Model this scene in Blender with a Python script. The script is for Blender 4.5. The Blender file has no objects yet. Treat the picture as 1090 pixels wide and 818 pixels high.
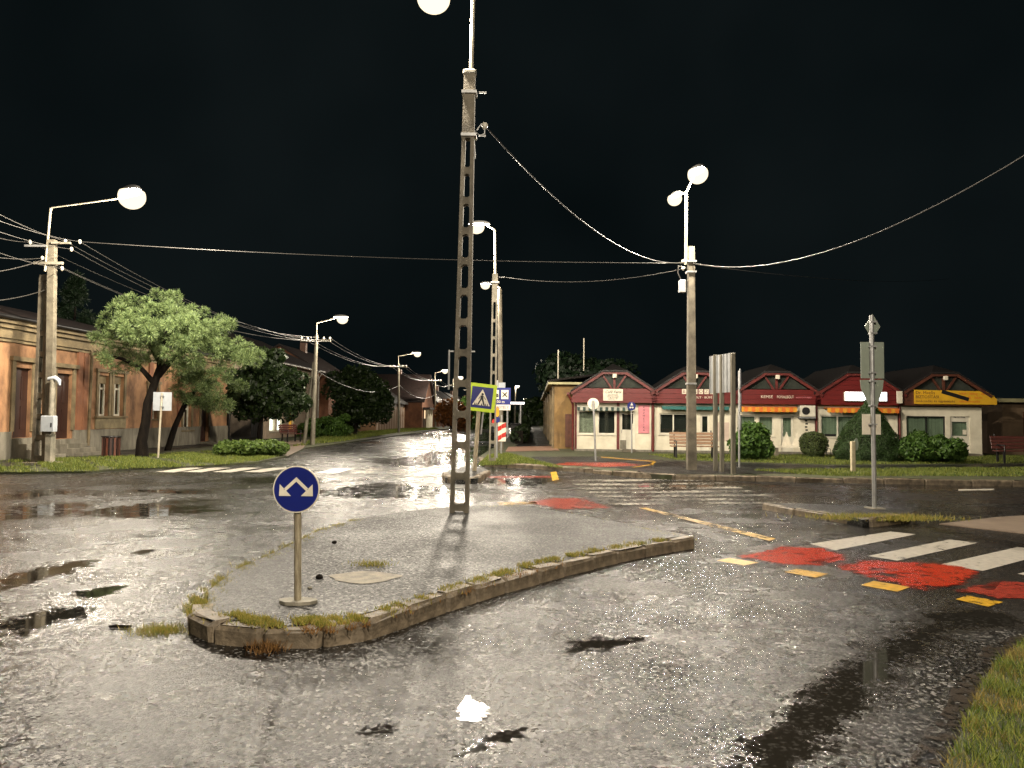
import bpy, math, random
import numpy as np
from mathutils import Vector, Matrix
random.seed(7); rng = np.random.default_rng(7)
SC = bpy.context.scene
COL = SC.collection
R = math.radians
# ------------------------------------------------------------------ camera, world, exposure
F, CX, CY, CH = 800.0, 545.0, 409.0, 1.55          # focal length and centre of the photograph, eye height
PT, RL = R(2.5), R(0.6)                            # camera tilts up a little and rolls a little
cam = bpy.data.cameras.new('camera'); camo = bpy.data.objects.new('camera', cam); COL.objects.link(camo)
cam.sensor_width = 36.0; cam.lens = F / 1090.0 * 36.0; cam.clip_start = 0.05; cam.clip_end = 6000
def axis(x, y, z):
    return Vector((x, y * math.cos(PT) - z * math.sin(PT), y * math.sin(PT) + z * math.cos(PT)))
r_ = axis(math.cos(RL), 0, math.sin(RL)); u_ = axis(-math.sin(RL), 0, math.cos(RL)); f_ = axis(0, 1, 0)
M = Matrix.Identity(4)
for i in range(3): M[i][0] = r_[i]; M[i][1] = u_[i]; M[i][2] = -f_[i]
M[2][3] = CH
camo.matrix_world = M
SC.camera = camo
w = bpy.data.worlds.new('World'); SC.world = w; w.use_nodes = True
nt = w.node_tree; bg = nt.nodes['Background']
tc = nt.nodes.new('ShaderNodeTexCoord'); nz = nt.nodes.new('ShaderNodeTexNoise'); nz.inputs['Scale'].default_value = 2.4
nz.inputs['Detail'].default_value = 3; cr = nt.nodes.new('ShaderNodeValToRGB')
cr.color_ramp.elements[0].position = .3; cr.color_ramp.elements[0].color = (.0016, .0030, .0034, 1)
cr.color_ramp.elements[1].position = .75; cr.color_ramp.elements[1].color = (.0056, .0082, .0088, 1)
nt.links.new(tc.outputs['Generated'], nz.inputs['Vector']); nt.links.new(nz.outputs['Fac'], cr.inputs['Fac'])
nt.links.new(cr.outputs['Color'], bg.inputs['Color']); bg.inputs['Strength'].default_value = 1.0
vs = SC.view_settings; vs.view_transform = 'Standard'; vs.look = 'None'; vs.gamma = 1; vs.use_curve_mapping = False; vs.exposure = 0.12
cy = SC.cycles
cy.use_denoising = True
try: cy.denoiser = 'OPENIMAGEDENOISE'; cy.denoising_input_passes = 'RGB_ALBEDO_NORMAL'; cy.denoising_prefilter = 'NONE'
except Exception: pass
cy.max_bounces = 3; cy.diffuse_bounces = 1; cy.glossy_bounces = 2; cy.transmission_bounces = 2; cy.transparent_max_bounces = 6
cy.volume_bounces = 0; cy.sample_clamp_indirect = 6.0; cy.sample_clamp_direct = 0.0
cy.caustics_reflective = False; cy.caustics_refractive = False; cy.use_light_tree = True; cy.use_adaptive_sampling = True; cy.adaptive_threshold = 0.012; cy.adaptive_min_samples = 24
LAMP = 2700.0                                       # power of a street lamp's bulb in watts

# ------------------------------------------------------------------ photo pixel -> world
def ray(px, py):
    u = (px - CX) / F; v = (CY - py) / F
    return axis(u * math.cos(RL) - v * math.sin(RL), 1, u * math.sin(RL) + v * math.cos(RL))
def P(px, py, z=0.0):
    d = ray(px, py); t = (z - CH) / d.z
    return Vector((d.x * t, d.y * t, z))
def at(px, py, Y):
    d = ray(px, py); t = Y / d.y
    return Vector((d.x * t, Y, CH + d.z * t))
def P2(pts, z=0.0): return [P(a, b, z).to_2d() for a, b in pts]

# ------------------------------------------------------------------ materials
def N(nt, t, **kw):
    n = nt.nodes.new(t)
    for k, v in kw.items():
        if k[0] == '_': setattr(n, k[1:], v)
        else: n.inputs[k].default_value = v
    return n
def L(nt, a, ao, b, bi): nt.links.new(a.outputs[ao], b.inputs[bi])
def base(name):
    m = bpy.data.materials.new(name); m.use_nodes = True
    return m, m.node_tree, m.node_tree.nodes['Principled BSDF']
def mk(name, c1, c2=None, scale=4.0, rough=.6, bump=0.0, bscale=60.0, metal=0.0, spec=.5, stretch=None, detail=6, pos=(.35, .65), island=0.0):
    m, nt, b = base(name)
    b.inputs['Roughness'].default_value = rough; b.inputs['Metallic'].default_value = metal; b.inputs['Specular IOR Level'].default_value = spec
    c2 = c2 or tuple(x * .72 for x in c1)
    tc = N(nt, 'ShaderNodeTexCoord'); mp = N(nt, 'ShaderNodeMapping')
    if stretch: mp.inputs['Scale'].default_value = stretch
    L(nt, tc, 'Object', mp, 'Vector')
    n = N(nt, 'ShaderNodeTexNoise', Scale=scale, Detail=detail, Roughness=.62); L(nt, mp, 'Vector', n, 'Vector')
    r = N(nt, 'ShaderNodeValToRGB'); e = r.color_ramp.elements
    e[0].position, e[1].position = pos; e[0].color = (*c2, 1); e[1].color = (*c1, 1)
    L(nt, n, 'Fac', r, 'Fac')
    out = r
    if island:
        g = N(nt, 'ShaderNodeNewGeometry'); hs = N(nt, 'ShaderNodeHueSaturation'); mr = N(nt, 'ShaderNodeMapRange')
        mr.inputs['To Min'].default_value = 1 - island; mr.inputs['To Max'].default_value = 1 + island
        L(nt, g, 'Random Per Island', mr, 'Value'); L(nt, mr, 'Result', hs, 'Value'); L(nt, r, 'Color', hs, 'Color'); out = hs
    L(nt, out, 'Color', b, 'Base Color')
    if bump:
        n2 = N(nt, 'ShaderNodeTexNoise', Scale=bscale, Detail=4); bp = N(nt, 'ShaderNodeBump', Strength=bump, Distance=.02)
        L(nt, tc, 'Object', n2, 'Vector'); L(nt, n2, 'Fac', bp, 'Height'); L(nt, bp, 'Normal', b, 'Normal')
    return m
def emit(name, col, s):
    m = bpy.data.materials.new(name); m.use_nodes = True; m.cycles.emission_sampling = 'NONE' if s < 5 else 'AUTO'; nt = m.node_tree; nt.nodes.clear()
    e = N(nt, 'ShaderNodeEmission', Color=(*col, 1), Strength=s); o = N(nt, 'ShaderNodeOutputMaterial'); L(nt, e, 'Emission', o, 'Surface')
    return m
def leafmat(name, c1, c2, tr=.35, rough=.5):
    m, nt, b = base(name)
    g = N(nt, 'ShaderNodeNewGeometry'); r = N(nt, 'ShaderNodeValToRGB'); e = r.color_ramp.elements
    e[0].color = (*c1, 1); e[1].color = (*c2, 1); L(nt, g, 'Random Per Island', r, 'Fac'); L(nt, r, 'Color', b, 'Base Color')
    b.inputs['Roughness'].default_value = rough; b.inputs['Specular IOR Level'].default_value = .35
    t = N(nt, 'ShaderNodeBsdfTranslucent'); L(nt, r, 'Color', t, 'Color'); mx = N(nt, 'ShaderNodeMixShader', Fac=tr)
    o = nt.nodes['Material Output']; L(nt, b, 'BSDF', mx, 1); L(nt, t, 'BSDF', mx, 2); L(nt, mx, 'Shader', o, 'Surface')
    return m
def glassmat(name, tint=(.9, .95, .92), refl=.12):
    m = bpy.data.materials.new(name); m.use_nodes = True; nt = m.node_tree; nt.nodes.clear()
    t = N(nt, 'ShaderNodeBsdfTransparent', Color=(*tint, 1)); g = N(nt, 'ShaderNodeBsdfGlossy', Roughness=.03)
    mx = N(nt, 'ShaderNodeMixShader', Fac=refl); o = N(nt, 'ShaderNodeOutputMaterial')
    L(nt, t, 'BSDF', mx, 1); L(nt, g, 'BSDF', mx, 2); L(nt, mx, 'Shader', o, 'Surface')
    return m
def asphalt(name, dark=1.0, wetrough=.23, tilt=.44):
    m, nt, b = base(name)
    g = N(nt, 'ShaderNodeNewGeometry')
    vor = N(nt, 'ShaderNodeTexVoronoi', Scale=56.0); L(nt, g, 'Position', vor, 'Vector')
    vor2 = N(nt, 'ShaderNodeTexVoronoi', Scale=170.0); L(nt, g, 'Position', vor2, 'Vector')
    sep = N(nt, 'ShaderNodeSeparateColor'); L(nt, vor, 'Color', sep, 'Color')
    stone = N(nt, 'ShaderNodeValToRGB'); e = stone.color_ramp.elements
    e[0].position = .42; e[0].color = (.006 * dark, .006 * dark, .0058 * dark, 1); e[1].position = .97; e[1].color = (.21 * dark, .203 * dark, .19 * dark, 1)
    k = e.new(.80); k.color = (.014 * dark, .0137 * dark, .013 * dark, 1)
    L(nt, sep, 'Red', stone, 'Fac')
    big = N(nt, 'ShaderNodeTexNoise', Scale=.55, Detail=7, Roughness=.6, Distortion=.4); L(nt, g, 'Position', big, 'Vector')
    bigr = N(nt, 'ShaderNodeMapRange'); bigr.inputs['From Min'].default_value = .3; bigr.inputs['From Max'].default_value = .7
    bigr.inputs['To Min'].default_value = .62; bigr.inputs['To Max'].default_value = 1.25; L(nt, big, 'Fac', bigr, 'Value')
    mul = N(nt, 'ShaderNodeVectorMath', _operation='SCALE'); L(nt, stone, 'Color', mul, 0); L(nt, bigr, 'Result', mul, 'Scale')
    # newer dark asphalt (surveyed patches)
    ad = N(nt, 'ShaderNodeAttribute', _attribute_name='patch'); 
    dn = N(nt, 'ShaderNodeTexNoise', Scale=9.0, Detail=5); L(nt, g, 'Position', dn, 'Vector')
    da = N(nt, 'ShaderNodeMath', _operation='MULTIPLY_ADD'); da.inputs[1].default_value = .25; L(nt, dn, 'Fac', da, 0); L(nt, ad, 'Fac', da, 2)
    dm = N(nt, 'ShaderNodeMapRange', _interpolation_type='SMOOTHSTEP'); dm.inputs['From Min'].default_value = .5; dm.inputs['From Max'].default_value = .75; L(nt, da, 'Value', dm, 'Value')
    mixd = N(nt, 'ShaderNodeMix', _data_type='RGBA'); mixd.inputs[7].default_value = (.022, .020, .018, 1)
    dms = N(nt, 'ShaderNodeMath', _operation='MULTIPLY'); dms.inputs[1].default_value = .8; L(nt, dm, 'Result', dms, 0)
    L(nt, dms, 'Value', mixd, 0); L(nt, mul, 'Vector', mixd, 6)
    # cracks
    wob = N(nt, 'ShaderNodeTexNoise', Scale=2.2, Detail=5); L(nt, g, 'Position', wob, 'Vector')
    wv = N(nt, 'ShaderNodeVectorMath', _operation='MULTIPLY_ADD'); wv.inputs[1].default_value = (.9, .9, 0); L(nt, wob, 'Color', wv, 0); L(nt, g, 'Position', wv, 2)
    ve = N(nt, 'ShaderNodeTexVoronoi', _feature='DISTANCE_TO_EDGE', Scale=.42); L(nt, wv, 'Vector', ve, 'Vector')
    vl = N(nt, 'ShaderNodeMath', _operation='LESS_THAN'); vl.inputs[1].default_value = .0055; L(nt, ve, 'Distance', vl, 0)
    cn = N(nt, 'ShaderNodeTexNoise', Scale=.35, Detail=2); L(nt, g, 'Position', cn, 'Vector')
    cg = N(nt, 'ShaderNodeMath', _operation='GREATER_THAN'); cg.inputs[1].default_value = .47; L(nt, cn, 'Fac', cg, 0)
    ck = N(nt, 'ShaderNodeMath', _operation='MULTIPLY'); L(nt, vl, 'Value', ck, 0); L(nt, cg, 'Value', ck, 1)
    mixc = N(nt, 'ShaderNodeMix', _data_type='RGBA'); mixc.inputs[7].default_value = (.008, .007, .006, 1); L(nt, ck, 'Value', mixc, 0); L(nt, mixd, 2, mixc, 6)
    # standing water
    ap = N(nt, 'ShaderNodeAttribute', _attribute_name='water')
    pn = N(nt, 'ShaderNodeTexNoise', Scale=5.0, Detail=8, Roughness=.7); L(nt, g, 'Position', pn, 'Vector')
    p1 = N(nt, 'ShaderNodeMath', _operation='MULTIPLY_ADD'); p1.inputs[1].default_value = 1.25; L(nt, pn, 'Fac', p1, 0); L(nt, ap, 'Fac', p1, 2)
    p2 = N(nt, 'ShaderNodeMath', _operation='MULTIPLY_ADD'); p2.inputs[1].default_value = -.16; L(nt, sep, 'Green', p2, 0); L(nt, p1, 'Value', p2, 2)
    pm = N(nt, 'ShaderNodeMapRange', _interpolation_type='SMOOTHSTEP'); pm.inputs['From Min'].default_value = 1.02; pm.inputs['From Max'].default_value = 1.14; L(nt, p2, 'Value', pm, 'Value')
    pd = N(nt, 'ShaderNodeMapRange', _interpolation_type='SMOOTHSTEP'); pd.inputs['From Min'].default_value = .72; pd.inputs['From Max'].default_value = 1.08; L(nt, p2, 'Value', pd, 'Value')
    mixw = N(nt, 'ShaderNodeMix', _data_type='RGBA'); mixw.inputs[7].default_value = (.014, .012, .009, 1); pds = N(nt, 'ShaderNodeMath', _operation='MULTIPLY'); pds.inputs[1].default_value = .85; L(nt, pd, 'Result', pds, 0); L(nt, pds, 'Value', mixw, 0); L(nt, mixc, 2, mixw, 6)
    b.inputs['IOR'].default_value = 1.33
    L(nt, mixw, 2, b, 'Base Color')
    # wet film: damp noise sets gloss between the stones
    fn = N(nt, 'ShaderNodeTexNoise', Scale=.8, Detail=6, Roughness=.65); L(nt, g, 'Position', fn, 'Vector')
    fr = N(nt, 'ShaderNodeMapRange'); fr.inputs['From Min'].default_value = .35; fr.inputs['From Max'].default_value = .65
    fr.inputs['To Min'].default_value = wetrough - .08; fr.inputs['To Max'].default_value = wetrough + .12; L(nt, fn, 'Fac', fr, 'Value')
    rm = N(nt, 'ShaderNodeMix'); rm.inputs[3].default_value = .045; L(nt, pm, 'Result', rm, 0); L(nt, fr, 'Result', rm, 2); L(nt, rm, 0, b, 'Roughness')
    # relief
    hh = N(nt, 'ShaderNodeMath', _operation='MULTIPLY_ADD'); hh.inputs[1].default_value = -.6; L(nt, vor, 'Distance', hh, 0)
    h2 = N(nt, 'ShaderNodeMath', _operation='MULTIPLY'); h2.inputs[1].default_value = -.35; L(nt, vor2, 'Distance', h2, 0); L(nt, h2, 'Value', hh, 2)
    h3 = N(nt, 'ShaderNodeMath', _operation='MULTIPLY_ADD'); h3.inputs[1].default_value = .45; L(nt, sep, 'Red', h3, 0); L(nt, hh, 'Value', h3, 2)
    inv = N(nt, 'ShaderNodeMath', _operation='SUBTRACT'); inv.inputs[0].default_value = 1.0; pmx = N(nt, 'ShaderNodeMath', _operation='MULTIPLY_ADD'); pmx.inputs[1].default_value = .65; ph = N(nt, 'ShaderNodeMath', _operation='MULTIPLY'); ph.inputs[1].default_value = .35; L(nt, pd, 'Result', ph, 0); L(nt, pm, 'Result', pmx, 0); L(nt, ph, 'Value', pmx, 2); L(nt, pmx, 'Value', inv, 1)
    st = N(nt, 'ShaderNodeMath', _operation='MULTIPLY'); st.inputs[1].default_value = .7; L(nt, inv, 'Value', st, 0)
    bp = N(nt, 'ShaderNodeBump', Distance=.006); L(nt, st, 'Value', bp, 'Strength'); L(nt, h3, 'Value', bp, 'Height')
    # every stone has its own facet
    fs = N(nt, 'ShaderNodeVectorMath', _operation='SUBTRACT'); fs.inputs[1].default_value = (.5, .5, .5); L(nt, vor, 'Color', fs, 0)
    fm = N(nt, 'ShaderNodeVectorMath', _operation='MULTIPLY'); fm.inputs[1].default_value = (tilt, tilt, 0); L(nt, fs, 'Vector', fm, 0)
    fk = N(nt, 'ShaderNodeVectorMath', _operation='SCALE'); L(nt, fm, 'Vector', fk, 0); L(nt, inv, 'Value', fk, 'Scale')
    fa = N(nt, 'ShaderNodeVectorMath', _operation='ADD'); L(nt, fk, 'Vector', fa, 0); L(nt, g, 'Normal', fa, 1)
    fz = N(nt, 'ShaderNodeVectorMath', _operation='NORMALIZE'); L(nt, fa, 'Vector', fz, 0); L(nt, fz, 'Vector', bp, 'Normal')
    L(nt, bp, 'Normal', b, 'Normal')
    return m
def paint(name, c, wear=.5, scale=5.0, rough=.35):
    m, nt, b = base(name)
    g = N(nt, 'ShaderNodeNewGeometry'); n = N(nt, 'ShaderNodeTexNoise', Scale=scale, Detail=9, Roughness=.72); L(nt, g, 'Position', n, 'Vector')
    n2 = N(nt, 'ShaderNodeTexNoise', Scale=1.1, Detail=3); L(nt, g, 'Position', n2, 'Vector')
    ma = N(nt, 'ShaderNodeMath', _operation='MULTIPLY_ADD'); ma.inputs[1].default_value = .5; L(nt, n2, 'Fac', ma, 0); L(nt, n, 'Fac', ma, 2)
    mr = N(nt, 'ShaderNodeMapRange'); mr.inputs['From Min'].default_value = .25 + wear - .05; mr.inputs['From Max'].default_value = .25 + wear + .05; L(nt, ma, 'Value', mr, 'Value')
    fr = N(nt, 'ShaderNodeAttribute', _attribute_name='fray'); fs_ = N(nt, 'ShaderNodeMath', _operation='MULTIPLY_ADD'); fs_.inputs[1].default_value = -.62; L(nt, fr, 'Fac', fs_, 0); L(nt, ma, 'Value', fs_, 2); L(nt, fs_, 'Value', mr, 'Value')
    n3 = N(nt, 'ShaderNodeTexNoise', Scale=14, Detail=5); L(nt, g, 'Position', n3, 'Vector')
    r = N(nt, 'ShaderNodeValToRGB'); e = r.color_ramp.elements; e[0].position = .3; e[1].position = .7
    e[0].color = (*[x * .6 for x in c], 1); e[1].color = (*c, 1); L(nt, n3, 'Fac', r, 'Fac'); L(nt, r, 'Color', b, 'Base Color')
    b.inputs['Roughness'].default_value = rough
    v = N(nt, 'ShaderNodeTexVoronoi', Scale=90.0); L(nt, g, 'Position', v, 'Vector'); bp = N(nt, 'ShaderNodeBump', Strength=.5, Distance=.004); L(nt, v, 'Distance', bp, 'Height'); L(nt, bp, 'Normal', b, 'Normal')
    t = N(nt, 'ShaderNodeBsdfTransparent'); mx = N(nt, 'ShaderNodeMixShader'); o = nt.nodes['Material Output']
    L(nt, mr, 'Result', mx, 0); L(nt, t, 'BSDF', mx, 1); L(nt, b, 'BSDF', mx, 2); L(nt, mx, 'Shader', o, 'Surface')
    return m
X = {}
X['asphalt'] = asphalt('wet_asphalt')
X['path'] = asphalt('footpath_asphalt', .8, .40)
X['isl'] = asphalt('island_asphalt', .95, .48, .5)
X['soil'] = mk('wet_soil', (.055, .042, .026), (.026, .02, .013), 3, .55, .5, 30)
X['turf'] = mk('turf_soil', (.05, .06, .02), (.03, .028, .014), 2.2, .8, .5, 40)
X['conc'] = mk('weathered_concrete', (.30, .27, .21), (.12, .115, .085), 3.5, .7, .35, 70)
X['conc_m'] = mk('aged_concrete', (.20, .175, .125), (.09, .078, .055), 4, .7, .35, 70)
X['conc_d'] = mk('mossy_concrete', (.21, .182, .132), (.085, .073, .052), 3.0, .75, .35, 60)
X['kerb'] = mk('kerb_concrete', (.23, .18, .12), (.075, .058, .038), 9, .6, .4, 40)
X['steel'] = mk('galvanised_steel', (.46, .46, .45), (.33, .33, .32), 6, .42, .05, 80, .55)
X['pipe'] = mk('painted_pipe', (.50, .47, .38), (.36, .31, .22), 5, .45, .08, 60, .2)
X['signpost'] = mk('weathered_sign_post', (.44, .38, .26), (.17, .14, .09), 7, .5, .2, 60, .1, stretch=(6, 6, 1.0))
X['lamp_grey'] = mk('lamp_housing_grey', (.22, .22, .21), None, 8, .5)
def bowlmat():
    m = bpy.data.materials.new('glowing_lamp_bowl'); m.use_nodes = True; nt = m.node_tree; nt.nodes.clear()
    t = N(nt, 'ShaderNodeBsdfTransparent', Color=(.97, .96, .94, 1)); e = N(nt, 'ShaderNodeEmission', Color=(1.0, .84, .58, 1), Strength=.75)
    a = N(nt, 'ShaderNodeAddShader'); o = N(nt, 'ShaderNodeOutputMaterial'); L(nt, t, 'BSDF', a, 0); L(nt, e, 'Emission', a, 1); L(nt, a, 'Shader', o, 'Surface'); m.cycles.emission_sampling = 'NONE'; return m
X['bowl'] = bowlmat()
X['blue'] = mk('traffic_blue', (.010, .018, .17), (.008, .014, .13), 7, .35)
X['white'] = mk('reflective_white', (.78, .72, .58), (.64, .58, .46), 9, .4)
X['lime'] = mk('fluorescent_yellow_green', (.62, .80, .02), (.52, .70, .02), 6, .4)
X['red'] = mk('sign_red', (.52, .03, .02), None, 6, .4)
X['black'] = mk('sign_black', (.012, .012, .012), None, 6, .4)
X['orange'] = mk('amber_yellow', (.80, .38, .02), None, 6, .4)
X['maroon'] = mk('maroon_boards', (.15, .012, .011), (.095, .008, .007), 5, .45, .12, 40, stretch=(.5, 3, 6))
X['maroon_b'] = mk('faded_maroon_trim', (.15, .020, .015), (.075, .011, .009), 6, .5, .15, 40)
X['brownwood'] = mk('brown_stained_trim', (.11, .035, .018), (.06, .02, .012), 6, .5, .15, 40)
X['render'] = mk('cream_render', (.74, .69, .54), (.60, .55, .42), 2.2, .75, .15, 45)
X['render_p'] = mk('pinkish_render', (.60, .48, .40), (.48, .38, .31), 2.2, .75, .15, 45)
X['upvc'] = mk('white_plastic_frame', (.70, .67, .55), (.60, .56, .46), 4, .4)
X['tile'] = mk('dark_roof_tile', (.011, .008, .007), (.006, .005, .0045), 6, .6, .7, 20, stretch=(1, 1, 8))
X['rooft'] = mk('old_clay_roof', (.028, .015, .012), (.014, .009, .008), 4, .65, .8, 14)
X['glass'] = glassmat('window_glass')
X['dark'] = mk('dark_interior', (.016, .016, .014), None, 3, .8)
X['curt'] = mk('green_grey_blind', (.34, .38, .28), (.22, .26, .19), 2, .8, .2, 10, stretch=(9, 1, .3))
X['curtw'] = mk('lace_curtain', (.45, .43, .34), (.25, .24, .19), 12, .8)
X['pink'] = mk('pink_board', (.66, .24, .27), (.56, .19, .22), 4, .6)
X['apricot'] = mk('apricot_render', (.38, .205, .10), (.14, .072, .038), 1.3, .8, .3, 35, pos=(.36, .58), stretch=(1.2, 1.2, .7))  # dark blotches paint both stains and shadow on the facade
X['apricot_d'] = mk('stained_apricot_render', (.28, .12, .06), (.15, .065, .035), 1.3, .8, .35, 35)
X['plinth'] = mk('grey_cement_plinth', (.23, .21, .165), (.12, .11, .08), 2.4, .75, .4, 30, stretch=(2, 2, .6))
X['trim'] = mk('ochre_stone_trim', (.25, .19, .10), (.13, .10, .055), 2.5, .75, .3, 40)
X['door'] = mk('dark_brown_door', (.045, .018, .012), (.028, .012, .009), 4, .45, .2, 30, stretch=(6, 6, .6))
X['iron'] = mk('black_iron', (.014, .013, .013), None, 8, .45)
X['bark'] = mk('dark_bark', (.013, .010, .007), (.005, .004, .0035), 9, .9, .8, 26, spec=.1, stretch=(1, 1, .3))
X['pine'] = leafmat('pine_needles', (.042, .080, .026), (.26, .34, .13), .2)
X['pined'] = leafmat('dark_spruce_needles', (.006, .016, .007), (.016, .032, .012), .2)
X['leaf'] = leafmat('dark_broad_leaves', (.006, .015, .004), (.026, .045, .011), .3)
X['leafm'] = leafmat('mid_green_leaves', (.030, .075, .012), (.10, .18, .035), .35)
X['juni'] = leafmat('juniper_sprays', (.045, .085, .016), (.13, .19, .04), .25)
X['thuja'] = leafmat('thuja_sprays', (.018, .042, .010), (.040, .075, .018), .2)
X['box'] = leafmat('boxwood_leaves', (.024, .045, .010), (.085, .11, .03), .25)
X['cream_l'] = leafmat('variegated_cream_leaves', (.30, .32, .14), (.55, .52, .30), .3)
X['autumn'] = leafmat('autumn_leaves', (.10, .045, .015), (.22, .08, .02), .3)
X['grass'] = leafmat('grass_blades', (.04, .085, .012), (.26, .28, .055), .3, .55)
X['dry'] = leafmat('dry_grass_blades', (.10, .095, .02), (.34, .25, .07), .3, .6)
X['weed'] = leafmat('kerb_weeds', (.12, .16, .02), (.42, .32, .08), .3, .6)
X['weedr'] = leafmat('rusty_weeds', (.17, .085, .03), (.30, .16, .05), .3, .6)
X['wire'] = mk('wire_black', (.07, .066, .06), None, 20, .4, metal=.4)
X['porc'] = mk('porcelain', (.62, .58, .48), None, 6, .25)
X['slat'] = mk('bench_timber', (.26, .15, .08), (.15, .085, .045), 7, .5, .3, 40, stretch=(.6, 6, 6))
X['slatd'] = mk('dark_red_bench_timber', (.10, .028, .022), (.055, .018, .014), 7, .45, .3, 40, stretch=(.6, 6, 6))
X['mud'] = paint('wet_mud', (.036, .028, .021), .50, 14, .3)
X['p_white'] = paint('worn_white_paint', (.56, .52, .45), .37, 8, .28)
X['p_faint'] = paint('very_worn_white_paint', (.42, .39, .33), .53, 10)
X['p_yel'] = paint('worn_yellow_paint', (.60, .34, .02), .38, 9)
X['p_red'] = paint('worn_red_paint', (.46, .034, .013), .405, 6, .20)
X['p_yelf'] = paint('faded_yellow_paint', (.50, .30, .03), .47, 8)
X['p_redf'] = paint('faded_red_paint', (.32, .042, .026), .42, 7, .25)
X['brickp'] = mk('pink_paving', (.30, .17, .12), (.20, .12, .085), 6, .5, .4, 30)
X['slab'] = mk('pale_paving', (.26, .20, .15), (.17, .13, .10), 3, .45, .3, 40)
X['yellow_w'] = mk('ochre_facade', (.27, .165, .055), (.15, .09, .035), 2, .75, .3, 30)
X['pale_w'] = mk('pale_yellow_facade', (.40, .37, .20), None, 2, .75)
X['rain'] = mk('aluminium_gutter', (.40, .38, .33), None, 5, .45, metal=.4)
X['timber'] = mk('weathered_timber', (.21, .19, .14), (.10, .09, .065), 5, .7, .3, 40, stretch=(5, 5, .5))
X['alu'] = mk('sign_back_aluminium', (.43, .44, .44), (.33, .34, .34), 5, .5, metal=.3)
X['grn_back'] = mk('green_grey_sign_back', (.26, .30, .24), (.22, .25, .20), 4, .5)
X['pale_back'] = mk('pale_blue_grey_sign_back', (.42, .45, .48), (.34, .37, .40), 4, .5)
X['banner'] = mk('amber_banner', (.70, .40, .02), (.58, .32, .02), 3, .5)
X['aw_o'] = mk('orange_awning', (.72, .17, .02), None, 8, .7)
X['aw_y'] = mk('yellow_awning', (.78, .36, .03), None, 8, .7)
X['aw_w'] = mk('pale_awning', (.45, .45, .38), None, 8, .7)
X['aw_d'] = mk('dark_green_awning', (.03, .06, .05), None, 8, .7)
X['aw_t'] = mk('teal_awning', (.025, .14, .13), None, 8, .7)
X['win_lit'] = emit('lit_room', (1.0, .93, .78), 2.6)
X['win_am'] = emit('lit_amber', (1.0, .45, .06), .9)
X['sign_lit'] = emit('backlit_sign', (.98, .95, 1.0), 9)
X['canopy_lit'] = emit('lit_canopy', (1.0, .85, .8), 12)
X['redlight'] = emit('red_light', (1.0, .12, .12), 3)
X['warm'] = emit('warm_porch_light', (1.0, .72, .42), 1.3)

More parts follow.
